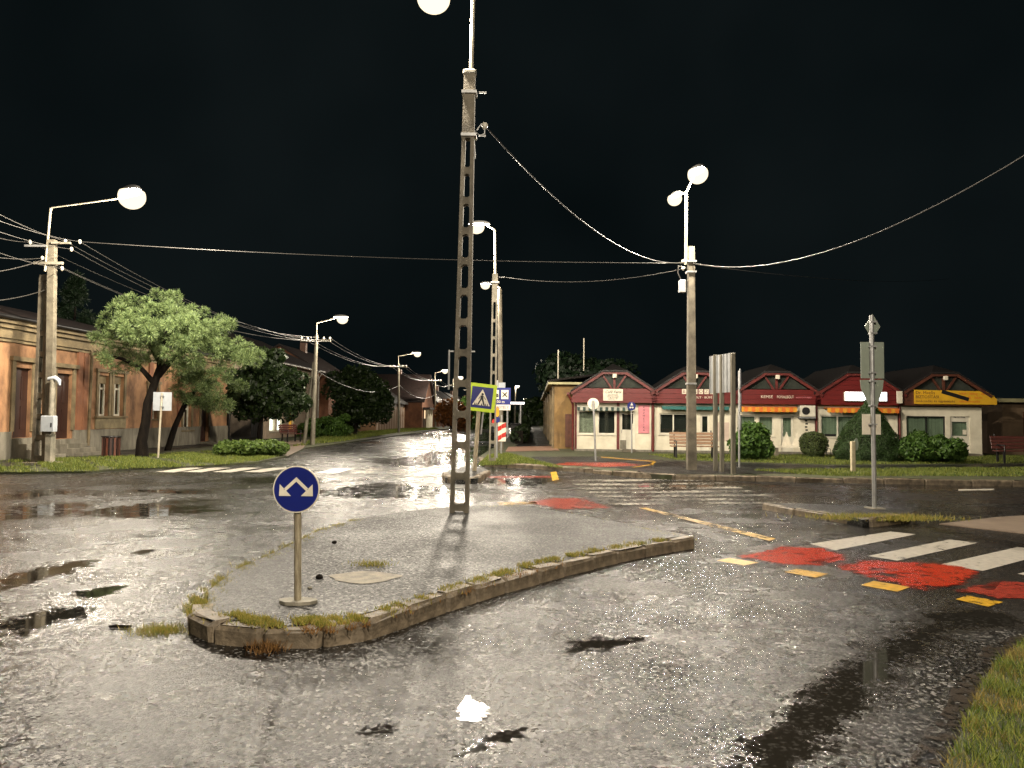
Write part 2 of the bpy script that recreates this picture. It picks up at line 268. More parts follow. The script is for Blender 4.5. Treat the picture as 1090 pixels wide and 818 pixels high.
# ------------------------------------------------------------------ mesh building
def obj(name, me, parent=None, loc=(0, 0, 0), rot=(0, 0, 0)):
    o = bpy.data.objects.new(name, me); COL.objects.link(o); o.location = loc; o.rotation_euler = rot
    if parent is not None: o.parent = parent
    return o
def tag(o, label=None, cat=None, group=None, kind=None):
    if label: o['label'] = label
    if cat: o['category'] = cat
    if group: o['group'] = group
    if kind: o['kind'] = kind
    return o
def thing(name, label, cat, loc=(0, 0, 0), rz=0.0, group=None):
    return tag(obj(name, None, None, loc, (0, 0, rz)), label, cat, group)
class MB:
    def __init__(s): s.v = []; s.f = []; s.sm = []
    def add(s, vs, fs, smooth=False):
        k = len(s.v); s.v += [tuple(v) for v in vs]; s.f += [tuple(i + k for i in f) for f in fs]; s.sm += [smooth] * len(fs); return s
    def box(s, x0, y0, z0, x1, y1, z1):
        return s.add([(x0, y0, z0), (x1, y0, z0), (x1, y1, z0), (x0, y1, z0), (x0, y0, z1), (x1, y0, z1), (x1, y1, z1), (x0, y1, z1)],
                     [(0, 3, 2, 1), (4, 5, 6, 7), (0, 1, 5, 4), (1, 2, 6, 5), (2, 3, 7, 6), (3, 0, 4, 7)])
    def bbox(s, x0, y0, z0, x1, y1, z1, b=.02):     # bevelled box: chamfer on all vertical and top edges
        a = [(x0 + b, y0), (x1 - b, y0), (x1, y0 + b), (x1, y1 - b), (x1 - b, y1), (x0 + b, y1), (x0, y1 - b), (x0, y0 + b)]
        cx, cy = (x0 + x1) / 2, (y0 + y1) / 2
        sx = (x1 - x0 - 2 * b) / max(x1 - x0, 1e-6); sy = (y1 - y0 - 2 * b) / max(y1 - y0, 1e-6)
        c = [(cx + (x - cx) * sx, cy + (y - cy) * sy) for x, y in a]
        return s.loft([[(x, y, z0) for x, y in a], [(x, y, z1 - b) for x, y in a], [(x, y, z1) for x, y in c]])
    def loft(s, rings, cap=True, smooth=False):
        n = len(rings[0]); vs = [p for r in rings for p in r]; fs = []
        for i in range(len(rings) - 1):
            for j in range(n): fs.append((i * n + j, i * n + (j + 1) % n, (i + 1) * n + (j + 1) % n, (i + 1) * n + j))
        s.add(vs, fs, smooth)
        if cap:
            s.add(rings[0], [tuple(range(n))[::-1]]); s.add(rings[-1], [tuple(range(n))])
        return s
    def prism(s, poly, y0, y1):                     # polygon in x,z extruded along y
        n = len(poly); return s.loft([[(x, y0, z) for x, z in poly], [(x, y1, z) for x, z in poly]])
    def slab(s, poly, z0, z1):                      # polygon in x,y extruded along z
        return s.loft([[(p[0], p[1], z0) for p in poly], [(p[0], p[1], z1) for p in poly]])
    def tube(s, pts, r, n=8, cap=True, smooth=True):
        pts = [Vector(p) for p in pts]; rs = r if isinstance(r, (list, tuple)) else [r] * len(pts); rings = []
        t0 = (pts[1] - pts[0]).normalized(); a = Vector((0, 0, 1)) if abs(t0.z) < .9 else Vector((1, 0, 0))
        nrm = t0.cross(a).normalized()
        for i, p in enumerate(pts):
            t = (pts[min(i + 1, len(pts) - 1)] - pts[max(i - 1, 0)]).normalized()
            nrm = (nrm - t * nrm.dot(t)).normalized(); b = t.cross(nrm)
            rings.append([p + (nrm * math.cos(2 * math.pi * k / n) + b * math.sin(2 * math.pi * k / n)) * rs[i] for k in range(n)])
        return s.loft(rings, cap, smooth)
    def ellip(s, c, r, n=12, m=6, z0=-1.0, z1=1.0, smooth=True):
        rings = []
        a0, a1 = math.asin(z0), math.asin(z1)
        for i in range(m + 1):
            a = a0 + (a1 - a0) * i / m; q = max(math.cos(a), .02)
            rings.append([(c[0] + r[0] * q * math.cos(2 * math.pi * k / n), c[1] + r[1] * q * math.sin(2 * math.pi * k / n), c[2] + r[2] * math.sin(a)) for k in range(n)])
        return s.loft(rings, True, smooth)
    def disc(s, c, r, y0, y1, n=28):                # a disc facing -y
        return s.prism([(c[0] + r * math.cos(2 * math.pi * k / n), c[1] + r * math.sin(2 * math.pi * k / n)) for k in range(n)], y0, y1)
    def xf(s, mt): s.v = [tuple(mt @ Vector(v)) for v in s.v]; return s
    def mesh(s, name, m):
        me = bpy.data.meshes.new(name); me.from_pydata(s.v, [], s.f)
        me.polygons.foreach_set('use_smooth', s.sm); me.materials.append(X[m] if isinstance(m, str) else m); me.update()
        bmf(me); return me
    def build(s, name, m, parent=None, loc=(0, 0, 0), rot=(0, 0, 0)):
        return obj(name, s.mesh(name, m), parent, loc, rot)
import bmesh
def bmf(me):
    b = bmesh.new(); b.from_mesh(me); bmesh.ops.recalc_face_normals(b, faces=b.faces); b.to_mesh(me); b.free()
def copy_tree(o, parent=None):
    c = o.copy(); COL.objects.link(c); c.parent = parent
    for ch in list(o.children): copy_tree(ch, c)
    return c
def tris(name, V, m, parent=None, k=3):             # V: (n*k,3) loose faces
    V = np.asarray(V, dtype=np.float32); n = len(V) // k
    me = bpy.data.meshes.new(name); me.vertices.add(n * k); me.vertices.foreach_set('co', V.ravel())
    me.loops.add(n * k); me.loops.foreach_set('vertex_index', np.arange(n * k, dtype=np.int32))
    me.polygons.add(n); me.polygons.foreach_set('loop_start', np.arange(0, n * k, k, dtype=np.int32)); me.polygons.foreach_set('loop_total', np.full(n, k, dtype=np.int32))
    me.materials.append(X[m]); me.update(calc_edges=True)
    return obj(name, me, parent)
def text(s, size, m, parent, loc, name='lettering', rot=(R(90), 0, 0), shear=0.0, width=None, align='CENTER', sp=1.0):
    cu = bpy.data.curves.new(name, 'FONT'); cu.body = s; cu.size = size; cu.extrude = .004; cu.align_x = align; cu.align_y = 'CENTER'; cu.shear = shear
    cu.resolution_u = 2; cu.space_character = sp
    t = bpy.data.objects.new('tmp', cu); COL.objects.link(t)
    me = bpy.data.meshes.new_from_object(t); bpy.data.objects.remove(t); bpy.data.curves.remove(cu)
    me.materials.clear(); me.materials.append(X[m]); me.name = name
    if width:
        xs = [v.co.x for v in me.vertices]; k = width / max(max(xs) - min(xs), 1e-3)
        for v in me.vertices: v.co.x *= k
    return obj(name, me, parent, loc, rot)

# ------------------------------------------------------------------ ground, road, verges
VZ, LZ = .12, .06                                   # heights of the shop-side verge and the left verge
def sheet(name, poly, z, m, kind='structure', parent=None):
    o = MB().add([(p[0], p[1], z) for p in poly], [tuple(range(len(poly)))]).build(name, m, parent)
    if kind: o['kind'] = kind
    return o
ear = sheet('ground', [(-1500, -1500), (1500, -1500), (1500, 2500), (-1500, 2500)], -.03, 'turf')
# road surface: one graded grid that carries where water stands and where newer asphalt lies
ys = [-8.0]
while ys[-1] < 62: ys.append(ys[-1] + min(max(.085, .022 * abs(ys[-1])), .6))
ys += [70, 85, 110, 150, 220, 400]
xs = np.concatenate([np.arange(-46, -14, .5), np.arange(-14, 14.01, .11), np.arange(14.5, 60, .5)])
YY, XX = np.meshgrid(np.array(ys), xs, indexing='ij')
GP = np.stack([XX.ravel(), YY.ravel()], 1)
def sdf(pts, poly):
    poly = np.array([(p[0], p[1]) for p in poly]); d = np.full(len(pts), 1e9); ins = np.zeros(len(pts), bool); n = len(poly)
    lo, hi = poly.min(0) - 1.2, poly.max(0) + 1.2; sel = np.where((pts > lo).all(1) & (pts < hi).all(1))[0]; q = pts[sel]; dd = np.full(len(q), 1e9); ii = np.zeros(len(q), bool)
    for i in range(n):
        a, b = poly[i], poly[(i + 1) % n]; e = b - a; wv = q - a
        t = np.clip((wv @ e) / max(e @ e, 1e-9), 0, 1); dd = np.minimum(dd, np.linalg.norm(wv - t[:, None] * e, axis=1))
        c = ((a[1] <= q[:, 1]) & (b[1] > q[:, 1])) | ((b[1] <= q[:, 1]) & (a[1] > q[:, 1]))
        xi = a[0] + (q[:, 1] - a[1]) / (e[1] if abs(e[1]) > 1e-9 else 1e-9) * e[0]; ii ^= c & (q[:, 0] < xi)
    d[sel] = np.where(ii, -dd, dd); return d
PUD = [  # puddle outlines surveyed from the photograph, with the width of their soft shore in metres
 ([(0, 662), (60, 646), (105, 646), (95, 660), (40, 670), (0, 682)], .22), ([(0, 617), (60, 601), (114, 594), (90, 606), (30, 622), (0, 634)], .22),
 ([(70, 631), (130, 622), (137, 626), (110, 636), (75, 638)], .14), ([(84, 545), (150, 536), (220, 539), (236, 544), (160, 552), (90, 550)], .5),
 ([(0, 541), (60, 536), (92, 537), (80, 549), (0, 554)], .4), ([(330, 523), (400, 514), (470, 518), (492, 526), (440, 531), (350, 531)], .5),
 ([(600, 688), (640, 677), (678, 682), (655, 690), (612, 697)], .12), ([(670, 677), (698, 673), (692, 680)], .09),
 ([(930, 690), (985, 663), (1012, 670), (995, 690), (958, 704), (948, 724), (910, 768), (858, 826), (730, 834), (795, 797), (858, 735), (900, 708)], .17),
 ([(385, 782), (420, 768), (440, 774), (412, 788)], .12),
 ([(395, 492), (470, 480), (520, 474), (530, 478), (500, 492), (440, 499)], .8), ([(500, 512), (560, 508), (600, 512), (560, 520)], .5),
 ([(738, 653), (765, 647), (762, 655)], .1), ([(125, 589), (170, 584), (165, 590)], .12), ([(250, 510), (330, 506), (345, 511), (270, 516)], .5),
 ([(0, 528), (50, 522), (80, 524), (30, 531)], .5), ([(560, 468), (500, 470), (515, 462), (550, 460)], 1.0), ([(980, 655), (1040, 648), (1090, 660), (1090, 668), (1010, 668)], .12),
 ([(640, 516), (760, 512), (830, 517), (730, 521)], .35), ([(900, 520), (1090, 513), (1120, 517), (960, 523)], .5), ([(470, 806), (530, 778), (600, 768), (540, 790), (490, 816)], .05),
]
wat = np.zeros(len(GP))
for poly, wd in PUD:
    d = sdf(GP, P2(poly)); wd2 = wd * 1.7; wat = np.maximum(wat, np.clip(.5 - d / (2 * wd2), 0, .58 if wd >= .35 else .82) * (d < 1e8))
fb = np.zeros(len(GP)); rs = np.random.default_rng(3)
for k in range(26):
    fr_ = 10 ** rs.uniform(-.55, .45); an_ = rs.uniform(0, 6.28); fb += np.sin(fr_ * (GP[:, 0] * math.cos(an_) + GP[:, 1] * math.sin(an_)) * 2 + rs.uniform(0, 6.28)) / fr_ ** .35
fb = fb / fb.std(); wat = np.maximum(wat, np.clip((fb - .55) * .38, 0, .62) * np.clip((GP[:, 1] - 6) / 9, .25, 1) * np.clip(1.25 - np.maximum(GP[:, 0], 0) / 9, .35, 1))
PAT = [[(745, 602), (835, 566), (960, 548), (1300, 580), (1300, 700), (1090, 660), (900, 645)], [(800, 520), (1300, 505), (1300, 535), (960, 536), (820, 533)],
       [(140, 520), (330, 512), (320, 530), (160, 545)]]
pat = np.zeros(len(GP))
for poly in PAT:
    d = sdf(GP, P2(poly)); pat = np.maximum(pat, np.clip(.5 - d / .5, 0, 1) * (d < 1e8))
nY, nX = XX.shape
idx = np.arange(nY * nX).reshape(nY, nX)
Q = np.stack([idx[:-1, :-1], idx[:-1, 1:], idx[1:, 1:], idx[1:, :-1]], -1).reshape(-1, 4)
me = bpy.data.meshes.new('road')
me.vertices.add(len(GP)); me.vertices.foreach_set('co', np.column_stack([GP, np.zeros(len(GP))]).astype(np.float32).ravel())
me.loops.add(Q.size); me.loops.foreach_set('vertex_index', Q.ravel().astype(np.int32)); me.polygons.add(len(Q))
me.polygons.foreach_set('loop_start', np.arange(0, Q.size, 4, dtype=np.int32)); me.polygons.foreach_set('loop_total', np.full(len(Q), 4, dtype=np.int32))
me.update(calc_edges=True)
for nm, arr in (('water', wat), ('patch', pat)):
    a = me.attributes.new(nm, 'FLOAT', 'POINT'); a.data.foreach_set('value', arr.astype(np.float32))
me.materials.append(X['asphalt'])
road = tag(obj('road', me), kind='structure')

def S(Y, x0): return x0 + .029 * (Y - 30)           # the far street runs a little to the right
left_edge = [(-45, 19.5)] + [tuple(p) for p in P2([(0, 505), (91, 504), (137, 500.6), (212, 498), (272, 494), (306, 487)])] + [(S(y, -9.4), y) for y in (34, 45, 60, 80, 110, 160, 260, 400)]
verge_l = MB().slab(left_edge + [(-45, 400)], -.02, LZ).build('verge_left', 'turf'); verge_l['kind'] = 'structure'
right_front = [(S(60, -.9), 60), (S(40, -.9), 40), (-1.15, 27), (-.9, 23.4), (.9, 22.4), (2.3, 21.2), (2.75, 20.3), (3.4, 19.55), (3.9, 19.2), (12.4, 18.15), (26, 17.0), (60, 15.5)]
verge_r = MB().slab([(S(400, -.9), 400), (S(160, -.9), 160), (S(90, -.9), 90)] + right_front + [(60, 400)], -.02, VZ).build('verge_right', 'turf'); verge_r['kind'] = 'structure'
# bottom-right grass bank and the pavement beside the zebra crossing
bank_edge = P2([(1004, 826), (1022, 790), (1036, 752), (1056, 716), (1090, 688), (1150, 660), (1250, 640)])
bank = MB().slab([(1.6, -6), (1.75, 2.4)] + bank_edge + [(30, 9.5), (30, -6)], -.02, .03).build('verge_near', 'turf'); bank['kind'] = 'structure'
sheet('gutter_soil', P2([(940, 850), (975, 800), (985, 780), (1008, 752), (1012, 735), (1040, 706), (1046, 690), (1075, 680), (1100, 672), (1100, 690), (1060, 722), (1040, 760), (1024, 850)]), .005, 'mud')
pv = MB().slab(P2([(1000, 559), (1060, 552), (1200, 543), (1200, 575), (1090, 569)]), .003, .02).build('pavement', 'slab'); pv['kind'] = 'structure'
path_r = sheet('path', P2([(560, 492), (566, 486.5), (640, 486), (722, 491), (880, 496), (1090, 494.5), (1300, 494), (1300, 497), (1090, 498), (880, 499.5), (800, 500.5), (860, 504.5), (740, 505), (694, 504.6), (676, 501), (645, 498), (600, 495)], VZ), VZ + .004, 'path')
sheet('path', [(.1, 33), (1.75, 33), (S(60, 1.75), 60), (S(200, 1.75), 200), (S(200, .1), 200), (S(60, .1), 60)], VZ + .004, 'path')
sheet('paving_strip', P2([(541, 476), (590, 475), (596, 480), (538, 481)], VZ), VZ + .008, 'brickp')
sheet('path', [(-13.9, 20.5), (-12.9, 20.9), (-14.3, 40), (-15.2, 40), (-15.6, 23)], LZ + .004, 'path')
sheet('driveway', P2([(262, 472), (330, 468), (322, 478), (306, 486), (285, 480)], LZ), LZ + .004, 'slab')

# kerbs and traffic islands
def kerb(parent, pts, zt, zb=-.02, wd=.14, ln=.75, jit=.012, m='kerb', inward=1):
    pts = [Vector((p[0], p[1])) for p in pts]; segs = []
    cum = [0]
    for a, b in zip(pts, pts[1:]): cum.append(cum[-1] + (b - a).length)
    def pos(s):
        for i in range(len(pts) - 1):
            if s <= cum[i + 1] or i == len(pts) - 2: return pts[i].lerp(pts[i + 1], (s - cum[i]) / max(cum[i + 1] - cum[i], 1e-6))
    s = 0
    while s < cum[-1] - .1:
        e = min(s + ln * random.uniform(.85, 1.15), cum[-1]); a, b = pos(s), pos(e); d = (b - a); l = d.length; ang = math.atan2(d.y, d.x)
        w_ = wd; y0, y1 = (-.035, w_) if inward > 0 else (-w_, 0)
        mb = MB().bbox(.003, y0, 0, l - .003, y1, zt - zb, .024)
        for i, v in enumerate(mb.v): mb.v[i] = (v[0] + random.uniform(-.008, .008), v[1] + random.uniform(-.011, .011), v[2] + (random.uniform(-.011, .008) if v[2] > .02 else 0))
        mb.build('kerb_stone', m, parent, (a.x, a.y, zb + random.uniform(-jit, jit)), (random.uniform(-.03, .03), random.uniform(-.012, .012), ang + random.uniform(-.015, .015)))
        s = e
IZ = .13
near = P2([(208, 642), (204, 652), (222, 662), (262, 668), (310, 669), (360, 667), (390, 661), (440, 645), (520, 619), (600, 599), (660, 585), (722, 574), (738, 572)], IZ)
far = P2([(738, 570), (690, 561), (640, 552), (590, 543), (560, 537.5), (500, 538), (430, 544), (380, 552), (340, 564), (300, 584), (250, 606), (222, 628)], IZ)
def offs(poly, c, k): return [(c[0] + (p[0] - c[0]) * k, c[1] + (p[1] - c[1]) * k) for p in poly]
ctr = Vector((-.2, 8.3)); near_in = [p + (ctr - p).normalized() * .10 for p in near]
isl = MB().slab([tuple(p) for p in near_in] + [tuple(p) for p in far], -.02, IZ - .008).build('traffic_island', 'isl'); isl['kind'] = 'structure'
kerb(isl, near[:7], IZ, ln=.34, inward=1)
kerb(isl, near[6:], IZ, ln=.46, inward=1)
kerb(isl, far + [near[0]], IZ - .05, ln=.8, wd=.12, inward=1)
# splitter island on the right with the sign post, small island with the crossing sign
spl = P2([(812, 535), (900, 549), (918, 553), (960, 549), (975, 543), (930, 539), (870, 536)], .12)
spo = MB().slab(spl, -.02, .11).build('traffic_island', 'path'); spo['kind'] = 'structure'
kerb(spo, spl[:4], .12, ln=.8)
kerb(spo, spl[3:5], .10, ln=.5)
sml = P2([(472, 503), (474, 508), (492, 510), (508, 509), (521, 501), (515, 498), (490, 498)], .12)
smo = MB().slab(sml, -.02, .11).build('traffic_island', 'isl'); smo['kind'] = 'structure'
kerb(smo, sml[:5], .13, ln=.6)
kerb(verge_r, right_front[2:6], VZ + .01, ln=.9)
kerb(verge_r, right_front[5:7], VZ - .01, ln=.5)
kerb(verge_r, right_front[6:8], VZ + .02, ln=.8, jit=.02)
kerb(verge_r, right_front[7:11], VZ + .012, ln=1.0)

# painted markings on the road
def frayed(name, px, m, z, parent):
    p = P2(px, z); c = sum(p, Vector((0, 0))) / len(p); den = []
    for a, b_ in zip(p, p[1:] + p[:1]): den += [a.lerp(b_, k / 4) for k in range(4)]
    n = len(den); vs_ = [(c.x, c.y, z)] + [(*c.lerp(q, .80), z) for q in den] + [(*c.lerp(q, 1.38), z) for q in den]
    fs_ = [(0, 1 + i, 1 + (i + 1) % n) for i in range(n)] + [(1 + i, 1 + n + i, 1 + n + (i + 1) % n, 1 + (i + 1) % n) for i in range(n)]
    me = bpy.data.meshes.new(name); me.from_pydata(vs_, [], fs_); at_ = me.attributes.new('fray', 'FLOAT', 'POINT'); at_.data.foreach_set('value', [0.0] * (n + 1) + [1.0] * n)
    me.materials.append(X[m]); bmf(me); return obj(name, me, parent)
def mark(name, px, m, z=.004, zz=0):
    if name == 'cycle_crossing_paint': return frayed(name, px, m, z, road)
    return mark_(name, px, m, z, zz)
def mark_(name, px, m, z=.004, zz=0): return sheet(name, P2(px, z), z + zz, m, None, road)
for q in ([(862, 579), (948, 566), (975, 569), (889, 586)], [(924, 592), (1010, 574.5), (1041, 578), (955, 597)], [(1001, 601), (1083, 582.5), (1125, 587), (1046, 608)], [(1083, 611), (1170, 592), (1215, 598), (1130, 619)]): mark('zebra_stripe', q, 'p_white')
for q in ([(763, 597), (776, 594), (808, 599), (792, 602)], [(835, 609), (848, 605.5), (882, 611), (868, 615)], [(916, 623), (930, 618.5), (969, 625), (955, 630)], [(1017, 638), (1030, 634), (1068, 641), (1052, 646)]): mark('lane_dash', q, 'p_yel')
mark('cycle_crossing_paint', [(782, 592), (830, 581), (880, 583), (905, 594), (880, 603), (830, 602)], 'p_red', .0045)
mark('cycle_crossing_paint', [(880, 602), (915, 596), (1000, 598), (1046, 608), (1030, 624), (985, 628), (925, 617)], 'p_red', .0045)
mark('cycle_crossing_paint', [(1010, 628), (1060, 618), (1130, 620), (1130, 640), (1060, 638)], 'p_redf', .0045)
mark('cycle_crossing_paint', [(556, 535), (590, 530), (625, 530), (655, 542), (600, 543)], 'p_redf')
mark('cycle_crossing_paint', [(518, 507.2), (590, 507), (592, 508.4), (518, 508.8)], 'p_redf')
mark('edge_line', [(680, 541), (688, 540.5), (826, 573.5), (819, 576)], 'p_yelf')
mark('edge_line', [(529, 535), (570, 534), (572, 536.5), (532, 538)], 'p_yelf')
mark('edge_line', [(586, 503), (592, 502), (595, 511), (588, 512)], 'p_yel', .005)
for i in range(7):                                   # very worn zebra in front of the shops
    y = 511 + i * 4.1; x0 = 602 + i * 7; mark('zebra_stripe', [(x0, y), (x0 + 150 + i * 8, y - 1.2), (x0 + 158 + i * 9, y + .7), (x0 + 6, y + 2.1)], 'p_faint')
for i, x in enumerate((165, 194, 226, 258)): mark('zebra_stripe', [(x, 502.5), (x + 33, 498), (x + 52, 498), (x + 20, 503)], 'p_white')
for i, x in enumerate((300, 335, 372, 410, 444)): mark('zebra_stripe', [(x, 503.5), (x + 22, 499), (x + 43, 499), (x + 20, 504)], 'p_white' if i in (1, 4) else 'p_faint')
mark('lane_dash', [(1020, 521), (1058, 520.5), (1058, 522), (1020, 522.5)], 'p_white')
mark('lane_dash', [(455, 473), (463, 470), (467, 470), (459, 473)], 'p_faint')
sheet('ramp_paint', P2([(586, 495.3), (604, 492.6), (664, 493), (686, 495.6), (646, 497.6)], VZ), VZ + .009, 'p_redf')
for q in ([(690, 496), (693, 496), (699, 492), (696, 491.5)], [(672, 498), (676, 498), (697, 495.2), (693, 494.6)], [(640, 486.6), (640, 487.4), (697, 492.2), (697, 491.4)]): sheet('path_line', P2(q, VZ), VZ + .010, 'p_yel')

# wet patch added, tilted so it mirrors the island pole's lamp into the camera
pc = P(501, 762); lmp = at(463, -1, P(489, 545, IZ).y - .1); nrm = ((Vector((0, 0, CH)) - pc).normalized() + (lmp - pc).normalized()).normalized()
X['water'] = mk('wet_glint_film', (.012, .011, .009), None, 4, .17, .06, 45)
fx = Vector((1, 0, 0)); fx = (fx - nrm * fx.dot(nrm)).normalized(); fy = nrm.cross(fx)
rg_ = [(.07 * (1 + .22 * math.sin(3 * a + 1) + rs.uniform(-.28, .28)) * math.cos(a), .12 * (1 + .15 * math.sin(4 * a) + rs.uniform(-.25, .25)) * math.sin(a)) for a in [2 * math.pi * q_ / 70 for q_ in range(70)]]
mb = MB(); mb.add([pc + Vector((0, 0, .016)) + fx * a_ + fy * b_ for a_, b_ in rg_], [tuple(range(70))]); mb.build('wet_glint_patch', 'water', road)
# ------------------------------------------------------------------ grass
def in_poly(pts, poly): return sdf(pts, poly) < 0
def scatter(poly, n):
    a = np.array([(p[0], p[1]) for p in poly]); lo, hi = a.min(0), a.max(0); q = rng.uniform(lo, hi, (n, 2)); ins = np.zeros(n, bool)
    for i in range(len(a)):
        p, r = a[i], a[(i + 1) % len(a)]; c = (p[1] <= q[:, 1]) != (r[1] <= q[:, 1])
        ins ^= c & (q[:, 0] < p[0] + (q[:, 1] - p[1]) / (r[1] - p[1] + 1e-9) * (r[0] - p[0]))
    return q[ins]
def lump(q, s, o=0.0):                               # smooth patchy field 0..1
    return .5 + .25 * (np.sin(q[:, 0] * s + 1.3 + o) * np.sin(q[:, 1] * s * 1.1 + .4) + np.sin(q[:, 0] * s * 2.3 + q[:, 1] * s * 1.7 + o))
def blades(name, q, z, h, wd, m, parent=None, lean=.6, kind='stuff'):
    n = len(q); a = rng.uniform(0, 2 * np.pi, n); hh = h * rng.uniform(.45, 1.25, n); ln = lean * rng.uniform(.1, 1, n) * hh; b = rng.uniform(0, 2 * np.pi, n)
    V = np.zeros((n, 3, 3)); z = np.broadcast_to(z, (n,))
    V[:, 0] = np.stack([q[:, 0] - wd * np.cos(a), q[:, 1] - wd * np.sin(a), z - .005], 1); V[:, 1] = np.stack([q[:, 0] + wd * np.cos(a), q[:, 1] + wd * np.sin(a), z - .005], 1)
    V[:, 2] = np.stack([q[:, 0] + ln * np.cos(b), q[:, 1] + ln * np.sin(b), z + hh], 1)
    o = tris(name, V.reshape(-1, 3), m, parent)
    if kind: o['kind'] = kind
    return o
q = scatter([(1.75, 2.3)] + [tuple(p) for p in bank_edge[:6]] + [(6.5, 6.2), (6.5, 2.3)], 150000); k = rng.uniform(0, 1, len(q)) < np.clip(.35 + .9 * lump(q, 6), 0, 1); q = q[k]
dry = lump(q, 4.3, 2) + rng.normal(0, .18, len(q)) > .62
tag(blades('grass', q[~dry], .03, .055, .0035, 'grass', lean=1.1), 'green and yellow wet grass at the near right corner', 'grass')
tag(blades('grass', q[dry], .03, .05, .003, 'dry', lean=1.3), 'straw coloured grass in the near right corner', 'grass')
lg = P2([(-40, 503.5), (91, 502), (137, 499), (210, 496.5), (270, 492), (300, 485.5), (255, 478), (200, 482), (135, 486), (-40, 492)], LZ)
q = scatter(lg, 110000); q = q[rng.uniform(0, 1, len(q)) < np.clip((lump(q, 1.1) + lump(q, 3.1, 1)) * 1.4 - .85, .04, 1)]
tag(blades('grass', q, LZ, .075, .010, 'grass', lean=.9), 'short bright grass on the left verge under the pine', 'grass')
rg = P2([(800, 500.5), (880, 502), (1090, 503), (1200, 503), (1200, 485), (1070, 489), (900, 486), (790, 488), (690, 486.5), (640, 485.5), (640, 483), (1090, 484)], VZ)
q = scatter(P2([(690, 484), (1200, 486), (1200, 494), (1090, 493.5), (880, 495), (722, 490)], VZ), 60000); tag(blades('grass', q, VZ, .07, .010, 'grass', lean=.9), 'strip of grass between the path and the kiosks', 'grass')
q = scatter(P2([(800, 501), (880, 500), (1090, 498.6), (1200, 498), (1200, 506), (1090, 507.5), (880, 507), (850, 505)], VZ), 50000); q = q[rng.uniform(0, 1, len(q)) < np.clip(lump(q, 1.7) * 1.6 - .1, .05, 1)]
tag(blades('grass', q, VZ, .08, .010, 'grass', lean=.9), 'yellowish grass strip along the kerb facing the kiosks', 'grass')
q = scatter(P2([(508, 496), (560, 494), (600, 498.5), (560, 488), (540, 483), (520, 485)], VZ), 16000); tag(blades('grass', q, VZ, .08, .010, 'grass', lean=.9), 'patchy grass around the second lattice pole', 'grass')
q = scatter(P2([(310, 476), (366, 470), (425, 460.5), (467, 457), (460, 455.5), (400, 458), (340, 466)], LZ), 30000); tag(blades('grass', q, LZ, .12, .02, 'grass'), 'dim grass verge along the far left side of the street', 'grass')
def tuft_line(name, pts, n, spread, z, h, m, label, wd=.004):
    pts = [np.array(p) for p in pts]; t = rng.uniform(0, len(pts) - 1.001, n); i = t.astype(int); f = (t - i)[:, None]; A = np.array(pts)
    q = A[i] * (1 - f) + A[i + 1] * f; q = q + rng.normal(0, spread, q.shape)
    q = q[rng.uniform(0, 1, len(q)) < np.clip((lump(q, 6, len(pts)) * .6 + lump(q, 17, 2) * .6) * 3.2 - 1.55, .015, 1)]
    return tag(blades(name, q, z, h, wd, m, lean=1.1), label, 'weeds')
cn = [np.array(p) for p in near]; cf = [np.array(p) for p in far]
def inset(ps, k=.16): c = np.array([-.2, 8.3]); return [p + (c - p) / np.linalg.norm(c - p) * k for p in ps]
tuft_line('weeds', inset(cn[2:6]), 9000, .06, IZ, .028, 'weed', 'yellow green weeds inside the rounded nose of the island')
tuft_line('weeds', inset(cn[5:12], .2), 9000, .05, IZ, .032, 'weed', 'dry weeds along the near kerb of the island')
tuft_line('weeds', cn[4:10], 1600, .035, IZ - .02, .04, 'weedr', 'rust coloured weeds in the joints of the near kerb')
tuft_line('weeds', inset(cf[7:], .03) + inset(cn[:2], .05), 12000, .055, IZ - .03, .035, 'weed', 'mossy weeds along the far left edge of the island')
tuft_line('weeds', inset(cf[0:2], .1) + inset(cf[4:6], .1), 2500, .07, IZ - .03, .035, 'weed', 'sparse weeds along the back edge of the island')
for c, lab in (((170, 672), 'clump of weeds on the asphalt left of the island nose'), ((285, 690), 'rusty clump of weeds in front of the island kerb'), ((640, 0), None), ((395, 601), 'low weeds beside the pale manhole patch')):
    if lab is None: continue
    p = P(c[0], c[1], IZ if c[1] < 650 else 0); n = 700 if c[1] > 650 else 250
    q = np.array([p.x, p.y]) + rng.normal(0, 1, (n, 2)) * ((.10, .07) if c[0] != 285 else (.055, .06))
    tag(blades('weeds', q, p.z, .035 if c[0] != 285 else .07, .004, 'weedr' if c[0] == 285 else 'weed', lean=1.2), lab, 'weeds')
q = np.array(P(940, 550, .12).to_2d()) + rng.normal(0, 1, (2500, 2)) * (.45, .12); tag(blades('weeds', q, .09, .07, .006, 'weed', lean=1.2), 'dry weeds on the kerb at the foot of the tall sign post', 'weeds')
# pale cement patch on the island
c = P(388, 614, IZ); pts = [(c.x + .30 * (1 + .12 * math.sin(3 * a) + .06 * math.sin(7 * a)) * math.cos(a), c.y + .24 * (1 + .1 * math.sin(4 * a + 1)) * math.sin(a)) for a in [2 * math.pi * k / 30 for k in range(30)]]
sheet('cement_patch', pts, IZ - .004, mk('pale_cement', (.24, .21, .15), (.12, .105, .08), 9, .7, .4, 60), None, isl)
